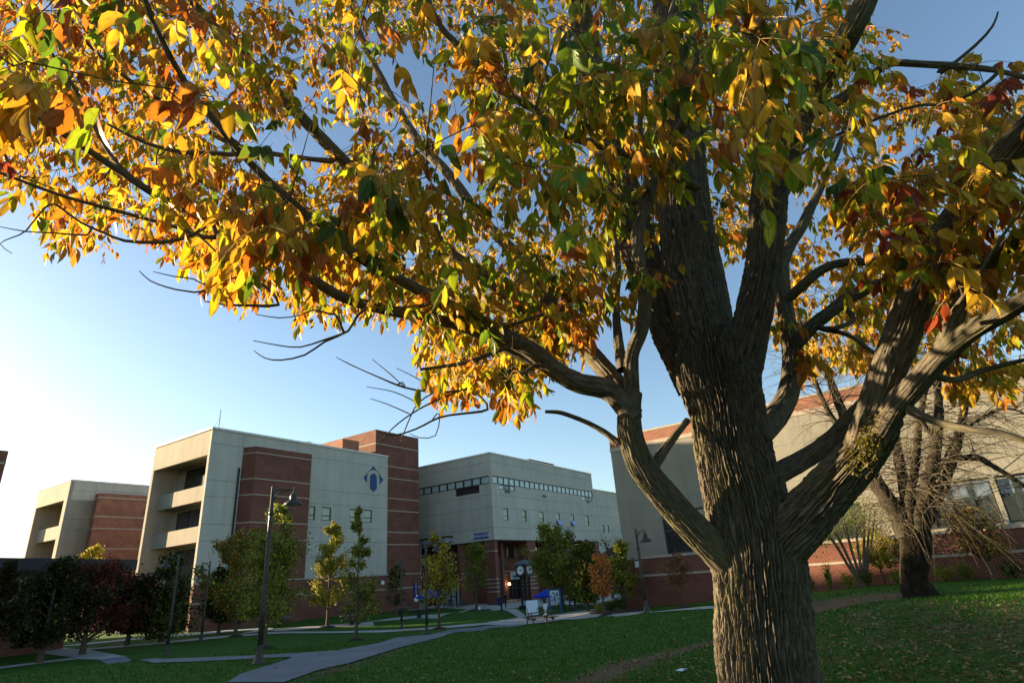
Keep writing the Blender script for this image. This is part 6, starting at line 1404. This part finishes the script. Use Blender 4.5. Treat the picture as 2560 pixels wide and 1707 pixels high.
# umbrellas
def umbrella(label, px, ztop, rad_):
    b = gnd(*px); T_ = thing('patio_umbrella', label, 'umbrella', tuple(b), 'blue patio umbrellas')
    Ht = EYE+ray(px[0], ztop)[2]*hd(b)-b[2]
    mb = MB(); mb.lathe(b, [(.3, 0), (.3, .08), (.03, .12), (.025, Ht-.05)], 12); obj('pole', mb, M_DKMET, T_)
    mb = MB(); n = 8; ring = [(rad_*math.cos(2*math.pi*i/n+.2), rad_*math.sin(2*math.pi*i/n+.2)) for i in range(n)]; z1 = b[2]+Ht; z0 = z1-rad_*.42
    vs = [(b[0], b[1], z1)]+[(b[0]+x, b[1]+y, z0) for x, y in ring]+[(b[0]+x, b[1]+y, z0-.16) for x, y in ring]+[(b[0], b[1], z1-.05)]+[(b[0]+x*.97, b[1]+y*.97, z0-.03) for x, y in ring]
    fs = [(0, 1+i, 1+(i+1) % n) for i in range(n)]+[(1+i, 9+i, 9+(i+1) % n, 1+(i+1) % n) for i in range(n)]+[(17, 18+(i+1) % n, 18+i) for i in range(n)]
    mb.add(vs, fs); obj('canopy', mb, M_UMB, T_)
umbrella('blue patio umbrella beside the brick tower', (1077, 1527), 1473, 1.75)
umbrella('blue patio umbrella behind the map board', (1374, 1518), 1469, 1.35)
# map board
b = gnd(1390, 1531); rx, fy = basis(b); sl = axd(b)/FPX; rx, fy = rot2(rx, fy, rad(8))
T_ = thing('map_board', 'blue framed campus map board on two legs', 'sign', tuple(b)); w = 28*sl; z0 = EYE+ray(1390, 1505)[2]*hd(b)-b[2]; z1 = EYE+ray(1390, 1475)[2]*hd(b)-b[2]
M_BF = simple('board_blue', (.01, .12, .3), rough=.5)
for s_ in (-1, 1):
    mb = MB(); lbox(mb, b, rx, fy, s_*w/2-.07, s_*w/2+.07, -.05, .05, -.1, z1+.12); obj('post', mb, M_BF, T_)
mb = MB(); lbox(mb, b, rx, fy, -w/2+.07, w/2-.07, -.04, .04, z1, z1+.1); obj('top_rail', mb, M_BF, T_)
mb = MB(); lbox(mb, b, rx, fy, -w/2+.071, w/2-.071, -.03, .03, z0, z1-.001); pn = obj('panel', mb, M_WHITE, T_)
rs = np.random.RandomState(3); mb = MB()
for (x, z, ww, hh) in [(-.1, .78, .5, .2), (.25, .74, .35, .25), (-.35, .5, .3, .3), (-.05, .3, .4, .5), (.15, .5, .3, .2), (.3, .6, .3, .15), (.02, .1, .3, .2)]:
    H_ = z1-z0; x *= w*.9; lbox(mb, b, rx, fy, x-ww*w*.28, x+ww*w*.28, -.036-.002*len(mb.f)/6, -.03, z0+z*H_-hh*H_*.25, z0+z*H_+hh*H_*.35)
obj('map_shapes', mb, simple('map_blue', (.02, .2, .42), rough=.5), T_)
mb = MB()
for (x, z) in [(-.25, .2), (.02, .55), (.3, .25)]:
    H_ = z1-z0; lbox(mb, b, rx, fy, x*w-.12, x*w+.12, -.062, -.03, z0+z*H_-.1, z0+z*H_+.12)
obj('map_blocks', mb, simple('map_grey', (.3, .38, .4)), T_)
# white board leaning by the table
b = gnd(1332, 1541); rx, fy = basis(b); sl = axd(b)/FPX; w = 30*sl; z1 = EYE+ray(1330, 1500)[2]*hd(b)-b[2]
T_ = thing('white_board', 'blank white board standing behind the wooden picnic table', 'board', tuple(b)); mb = MB()
mb.hexa([b-rx*w/2+[0, 0, .12], b+rx*w/2+[0, 0, .12], b+rx*w/2+fy*.04+[0, 0, .12], b-rx*w/2+fy*.04+[0, 0, .12], b-rx*w/2+fy*.22+[0, 0, z1], b+rx*w/2+fy*.22+[0, 0, z1], b+rx*w/2+fy*.26+[0, 0, z1], b-rx*w/2+fy*.26+[0, 0, z1]])
obj('panel', mb, simple('board_white', (.62, .72, .8), rough=.4, noise=.04), T_)
for s_ in (-1, 1):
    mb = MB(); mb.cyl(b+rx*s_*w*.42+fy*.02, b+rx*s_*w*.42+fy*.1+[0, 0, .6], .025, 6); mb.cyl(b+rx*s_*w*.42+fy*.6, b+rx*s_*w*.42+fy*.28+[0, 0, z1-.1], .025, 6); obj('leg', mb, M_DKMET, T_)
# white post with a box head
b = gnd(1366, 1554); T_ = thing('service_post', 'short cream post with a white box head behind the wooden picnic table', 'post', tuple(b)); H = EYE+ray(1364, 1508)[2]*hd(b)-b[2]; rx, fy = basis(b)
mb = MB(); mb.lathe(b, [(.17, -.05), (.17, .08), (.1, .12), (.12, .3), (.2, .36), (.2, .44), (.12, .5), (.085, .6), (.07, H-.34)], 14); obj('post', mb, M_CREAMP, T_, smooth=False)
mb = MB(); lbox(mb, b, rx, fy, -.13, .13, -.1, .1, H-.34, H); obj('box_head', mb, M_WHITE, T_)
# post clock
b = gnd(1318, 1521); rx, fy = basis(b); rx, fy = rot2(rx, fy, rad(-40)); Db = hd(b); zh = lambda y: EYE+ray(1318, y)[2]*Db-b[2]
T_ = thing('post_clock', 'black four faced post clock with a pyramid roof in front of the entrance', 'clock', tuple(b))
M_CLK = simple('clock_black', (.012, .018, .022), rough=.35); hw = .58
mb = MB()
for s_ in ((-.28, -.28), (.28, -.28), (.28, .28), (-.28, .28)): lbox(mb, b, rx, fy, s_[0]-.07, s_[0]+.07, s_[1]-.07, s_[1]+.07, .3, zh(1441))
obj('posts', mb, M_CLK, T_)
mb = MB(); lbox(mb, b, rx, fy, -.5, .5, -.5, .5, -.1, .3); obj('plinth', mb, M_CLK, T_)
zc0, zc1 = zh(1436), zh(1411)
mb = MB(); lbox(mb, b, rx, fy, -hw*.7, hw*.7, -hw*.7, hw*.7, zh(1441), zc0-.12); lbox(mb, b, rx, fy, -hw*1.25, hw*1.25, -hw*1.25, hw*1.25, zc0-.119, zc0); lbox(mb, b, rx, fy, -hw, hw, -hw, hw, zc0+.001, zc1); hd_ = obj('head', mb, M_CLK, T_)
mb = MB(); e = hw*1.35; q = [b+rx*x+fy*y+[0, 0, zc1+.001] for x, y in ((-e, -e), (e, -e), (e, e), (-e, e))]+[b+rx*x*.95+fy*y*.95+[0, 0, zc1+.1] for x, y in ((-e, -e), (e, -e), (e, e), (-e, e))]; mb.hexa(q)
ap = b+np.array([0, 0, zh(1396)]); mb.add(q[4:]+[ap], [(0, 1, 4), (1, 2, 4), (2, 3, 4), (3, 0, 4)]); mb.lathe(ap-[0, 0, .1], [(.06, 0), (.1, .1), (.03, .2), (.01, .45)], 8); obj('clock_roof', mb, M_CLK, T_)
fr_ = (zc1-zc0)*.47; zc = b[2]+(zc0+zc1)/2
for (nx, tx) in ((-fy, rx), (rx, fy), (fy, -rx), (-rx, -fy)):
    c = np.array([b[0], b[1], zc])+nx*(hw+.004); mb = MB(); n = 28; up3 = np.array([0, 0, 1.])
    vs = [c+nx*.03+(tx*math.cos(t)+up3*math.sin(t))*fr_ for t in np.linspace(0, 2*math.pi, n, endpoint=False)]+[c+(tx*math.cos(t)+up3*math.sin(t))*fr_ for t in np.linspace(0, 2*math.pi, n, endpoint=False)]
    mb.add(vs, [tuple(range(n)), tuple(range(2*n-1, n-1, -1))]+[(i, (i+1) % n, (i+1) % n+n, i+n) for i in range(n)]); f_ = obj('clock_face', mb, simple('dial_white', (.75, .78, .76), rough=.3, noise=.03), T_); fix_normals(f_.data)
    mb = MB()
    for hrs, l, wd in ((115, .5, .035), (70, .75, .025)):
        a = rad(90-hrs); d = tx*math.cos(a)+up3*math.sin(a); s_ = tx*math.sin(a)-up3*math.cos(a); o = c+nx*.04; mb.hexa([o-d*.08-s_*wd, o+d*fr_*l-s_*wd*.5, o+d*fr_*l+s_*wd*.5, o-d*.08+s_*wd]+[p+nx*.012 for p in (o-d*.08-s_*wd, o+d*fr_*l-s_*wd*.5, o+d*fr_*l+s_*wd*.5, o-d*.08+s_*wd)])
    obj('hands', mb, M_CLK, f_)
    mb = MB()
    for h_ in range(12):
        a = rad(30*h_); d = tx*math.cos(a)+up3*math.sin(a); s_ = tx*math.sin(a)-up3*math.cos(a); o = c+nx*.032; A_, B_ = o+d*fr_*.76, o+d*fr_*.92; mb.hexa([A_-s_*.025, B_-s_*.025, B_+s_*.025, A_+s_*.025]+[p+nx*.006 for p in (A_-s_*.025, B_-s_*.025, B_+s_*.025, A_+s_*.025)])
    obj('hour_marks', mb, M_CLK, f_)
# bins
def bin_(label, px, w, h, mat, name='litter_bin'):
    b = gnd(*px); sl = axd(b)/FPX; T_ = thing(name, label, 'bin', tuple(b)); mb = MB(); r_ = w*sl/2; H = h*sl
    mb.lathe(b, [(r_*.9, -.02), (r_, .1), (r_, H*.85)], 14); obj('drum', mb, mat, T_); mb = MB(); mb.lathe(b, [(r_*1.05, H*.851), (r_*1.05, H*.9), (r_*.6, H), (.02, H*1.01)], 14); obj('lid', mb, mat, T_)
bin_('blue litter bin at the foot of the corner brick column', (1249, 1513), 10, 19, M_NAVY)
bin_('dark litter bin under the dark trees at the left', (304, 1586), 14, 18, simple('bin_grey', (.12, .13, .15)))
# small things: white sack by the green tree, cabinet, litter on the grass
b = gnd(1198, 1525); T_ = MB(); T_.lathe(b, [(.13, -.01), (.17, .1), (.15, .35), (.17, .45), (.02, .47)], 10); o = obj('white_bucket', T_, M_WHITE, origin=b); tag(o, 'small white bucket at the foot of the dense green tree', 'bucket')
b = gnd(1058, 1525); rx, fy = basis(b); T_ = thing('cabinet', 'pale cabinet under the blue umbrella by the tower', 'cabinet', tuple(b)); mb = MB(); lbox(mb, b, rx, fy, -.45, .45, -.3, .3, 0, 1.25); obj('case', mb, simple('pale_case', (.3, .3, .25)), T_)
mb = MB(); lbox(mb, b, rx, fy, -.36, -.03, -.32, -.301, .9, 1.15); lbox(mb, b, rx, fy, .03, .36, -.32, -.301, .9, 1.15); obj('door_panels', mb, M_FRAME, T_)
b = gnd(1703, 1682); rs = np.random.RandomState(8); rx, fy = basis(b); vs = []; n = 9
for i in range(n):
    a = 2*math.pi*i/n; r_ = .07*rs.uniform(.6, 1.2); p = b+rx*math.cos(a)*r_*1.5+fy*math.sin(a)*r_; vs.append((p[0], p[1], p[2]+.015+rs.uniform(0, .05)))
vs.append((b[0], b[1], b[2]+.07)); mb = MB(); mb.add(vs, [(i, (i+1) % n, n) for i in range(n)]); o = obj('litter_paper', mb, simple('paper', (.55, .68, .75), rough=.6), origin=b); tag(o, 'crumpled pale blue paper lying on the lawn near the big trunk', 'litter')

# ================================================================== PEOPLE
def person(label, base, hpx, pose, skin=(.35, .2, .14), shirt=(.02, .02, .025), pants=(.015, .02, .04), hair=(.03, .02, .015), turn=0.):
    b = gnd(*base); sl = axd(b)/FPX; H = hpx*sl; H = max(1.55, min(1.85, H)); s = H/1.75; rx, fy = basis(b); rx, fy = rot2(rx, fy, turn)
    def J(x, y, z): return b+(rx*x+fy*y)*s+np.array([0, 0, z*s])
    st_ = pose.get('stride', .12); up_arm = pose.get('arms_up', False); lean = pose.get('lean', 0)
    pts = {'pel': (0, 0, .95), 'wai': (lean*.3, 0, 1.12), 'che': (lean*.7, 0, 1.34), 'nek': (lean, 0, 1.5), 'hea': (lean*1.05, -.01, 1.57), 'top': (lean*1.1, -.01, 1.70)}
    for sg, nm in ((-1, 'l'), (1, 'r')):
        dx = sg*st_
        pts['hip'+nm] = (sg*.02+dx*.2, sg*.09, .9); pts['kne'+nm] = (dx*1.1, sg*.1, .5); pts['ank'+nm] = (dx*2.1-.03, sg*.1, .08); pts['toe'+nm] = (dx*2.1+pose.get('face', 1)*.14, sg*.11, .03)
        pts['sho'+nm] = (lean*.9, sg*.18, 1.42)
        if up_arm: pts['elb'+nm] = (lean+pose.get('face', 1)*-.02, sg*.33, 1.58); pts['wri'+nm] = (lean, sg*.16, 1.76); pts['han'+nm] = (lean, sg*.07, 1.79)
        else: pts['elb'+nm] = (lean*.6-dx*.5, sg*.25, 1.14); pts['wri'+nm] = (lean*.4-dx*.7+.1, sg*.23, .9); pts['han'+nm] = (lean*.3-dx*.7+.13, sg*.22, .81)
    ed = [('pel', 'wai'), ('wai', 'che'), ('che', 'nek'), ('nek', 'hea'), ('hea', 'top')]
    for nm in 'lr': ed += [('pel', 'hip'+nm), ('hip'+nm, 'kne'+nm), ('kne'+nm, 'ank'+nm), ('ank'+nm, 'toe'+nm), ('che', 'sho'+nm), ('sho'+nm, 'elb'+nm), ('elb'+nm, 'wri'+nm), ('wri'+nm, 'han'+nm)]
    rad_ = {'pel': .13, 'wai': .12, 'che': .145, 'nek': .055, 'hea': .085, 'top': .08, 'hip': .095, 'kne': .06, 'ank': .042, 'toe': .04, 'sho': .062, 'elb': .043, 'wri': .03, 'han': .034}
    names = list(pts); me = bpy.data.meshes.new('body'); me.from_pydata([tuple(J(*pts[n])-b) for n in names], [(names.index(a), names.index(c)) for a, c in ed], []); me.update()
    o = bpy.data.objects.new('tmp', me); COL.objects.link(o); m = o.modifiers.new('s', 'SKIN'); sk = me.skin_vertices[0].data
    for i, n in enumerate(names): r_ = rad_[n[:3]]*s; sk[i].radius = (r_, r_*(.8 if n in ('che', 'wai', 'pel') else 1)); sk[i].use_root = n == 'pel'
    sb = o.modifiers.new('u', 'SUBSURF'); sb.levels = 2; sb.render_levels = 2; bpy.context.view_layer.update()
    m2 = bpy.data.meshes.new_from_object(o.evaluated_get(bpy.context.evaluated_depsgraph_get())); bpy.data.objects.remove(o); bpy.data.meshes.remove(me)
    T_ = thing('person', label, 'person', tuple(b))
    key = '%.2f%.2f%.2f' % shirt
    mats = [simple('skin', skin, rough=.5, noise=.05), simple('shirt'+key, shirt, rough=.9), simple('pants%.2f%.2f%.2f' % pants, pants, rough=.9), simple('shoe', (.02, .02, .02))]
    m2.name = 'body'; bo = link('body', m2, mats, T_); WOFF[bo.name] = np.array(b)
    zsleeve = 1.08; 
    for p in m2.polygons:
        z = p.center.z/s; xy = np.array([p.center.x, p.center.y]); side = abs(xy@fy[:2])/s
        if z > 1.5: mi = 0
        elif z < .09: mi = 3
        elif z < pose.get('hem', .97) and side < .2: mi = 2 if z > pose.get('short', -1) else 0
        elif side >= .2 and z < pose.get('sleeve', .9): mi = 0
        else: mi = 1
        p.material_index = mi; p.use_smooth = True
    hb_ = MB(); c = J(*pts['top']); hb_.lathe(c-np.array([0, 0, .06*s]), [(.088*s, -.02*s), (.1*s, .03*s), (.085*s, .09*s), (.03*s, .125*s), (.001, .127*s)], 12); obj('hair', hb_, simple('hair', hair, rough=.8), T_)
    fc = J(pts['hea'][0]+pose.get('face', 1)*.1, -.01, 1.585); nb = MB(); nb.lathe(fc, [(.012*s, -.02*s), (.016*s, 0), (.008*s, .03*s)], 6); obj('nose', nb, simple('skin', ()), T_)
person('person in a blue shirt and khaki shorts walking with hands raised to head', (398, 1605), 62, dict(stride=.17, arms_up=True, lean=.1, face=-1, hem=.93, short=.5), shirt=(.01, .09, .42), pants=(.30, .17, .04), turn=.2)
person('person in dark clothes standing near the corner brick column', (1265, 1521), 38, dict(stride=.05, sleeve=.9), shirt=(.012, .015, .035), pants=(.015, .02, .045), turn=.8)
person('person in black walking in the entrance doorway with a bag', (1300, 1500), 36, dict(stride=.12), shirt=(.008, .008, .008), pants=(.008, .008, .01), turn=.5)
person('person in a pale shirt and jeans at the entrance doorway', (1310, 1497), 36, dict(stride=.1), shirt=(.4, .36, .42), pants=(.04, .09, .15), turn=.4)

# ================================================================== FALLEN LEAVES AND GRASS TUFTS
rs = np.random.RandomState(21); n = 5200
px_ = 650+1910*rs.uniform(0, 1, n)**.7; py_ = rs.uniform(1440, 1707, n); O = []
for x, y in zip(px_, py_):
    if y < 1560-(x-1300)*.05: continue
    p = gnd(x, y)
    if hd(p) < 40: O.append(p+[0, 0, .02])
O = np.array(O); n = len(O); Ls = rs.uniform(.05, .1, n)
V_, F_, U_, k_ = leaflets(O, rs.randn(n, 3)*[1, 1, .15], rs.randn(n, 3)*[.3, .3, .1]+[0, 0, 1], Ls, Ls*.5, rs.uniform(-.2, .4, n), False)
C = np.array([(.34, .24, .1), (.22, .13, .06), (.42, .3, .14), (.15, .1, .05)])[rs.randint(4, size=n)]
o = np_mesh('fallen_leaves', V_, F_, M_LEAFS, None, uvl=U_, colr=np.repeat(C, k_, 0)); tag(o, 'dry pale leaves scattered over the dark lawn', 'fallen leaves', kind='stuff')
n = 60000; ang = rs.uniform(rad(-42), rad(42), n); Dg = 6+20*rs.uniform(0, 1, n)**1.4; X = np.sin(ang)*Dg; Y = np.cos(ang)*Dg
asphw = [gnd(*p)[:2] for p in asph]; okm = ~inpoly(X, Y, asphw); 
for nm in [o_ for o_ in bpy.data.objects if o_.name.startswith('concrete_path') or o_.name.startswith('plaza')]:
    pass
X, Y = X[okm], Y[okm]; n = len(X)
worn = np.maximum.reduce([np.exp(-(segd(X, Y, tr1)/.45)**2), np.exp(-(segd(X, Y, tr2)/2)**2)]); kp = rs.rand(n) > worn*.8; X, Y = X[kp], Y[kp]; n = len(X)
Z = gz(X, Y); h = rs.uniform(.03, .08, n); a = rs.uniform(0, 6.28, n); w = .006+.0006*np.hypot(X, Y); lx = rs.randn(n)*.02; ly = rs.randn(n)*.02
Vg_ = np.stack([np.stack([X-np.cos(a)*w, Y-np.sin(a)*w, Z-.01], 1), np.stack([X+np.cos(a)*w, Y+np.sin(a)*w, Z-.01], 1), np.stack([X+lx, Y+ly, Z+h], 1)], 1).reshape(-1, 3)
Fg_ = np.arange(3*n).reshape(-1, 3); cg = np.array([(.022, .08, .006), (.04, .12, .01), (.07, .14, .014)])[rs.randint(3, size=n)]
o = np_mesh('grass', Vg_, Fg_, M_LEAFS, None, uvl=np.zeros((3*n, 2))+.5, colr=np.repeat(cg, 3, 0)); tag(o, 'short green grass blades over the lawn', 'grass', kind='stuff')
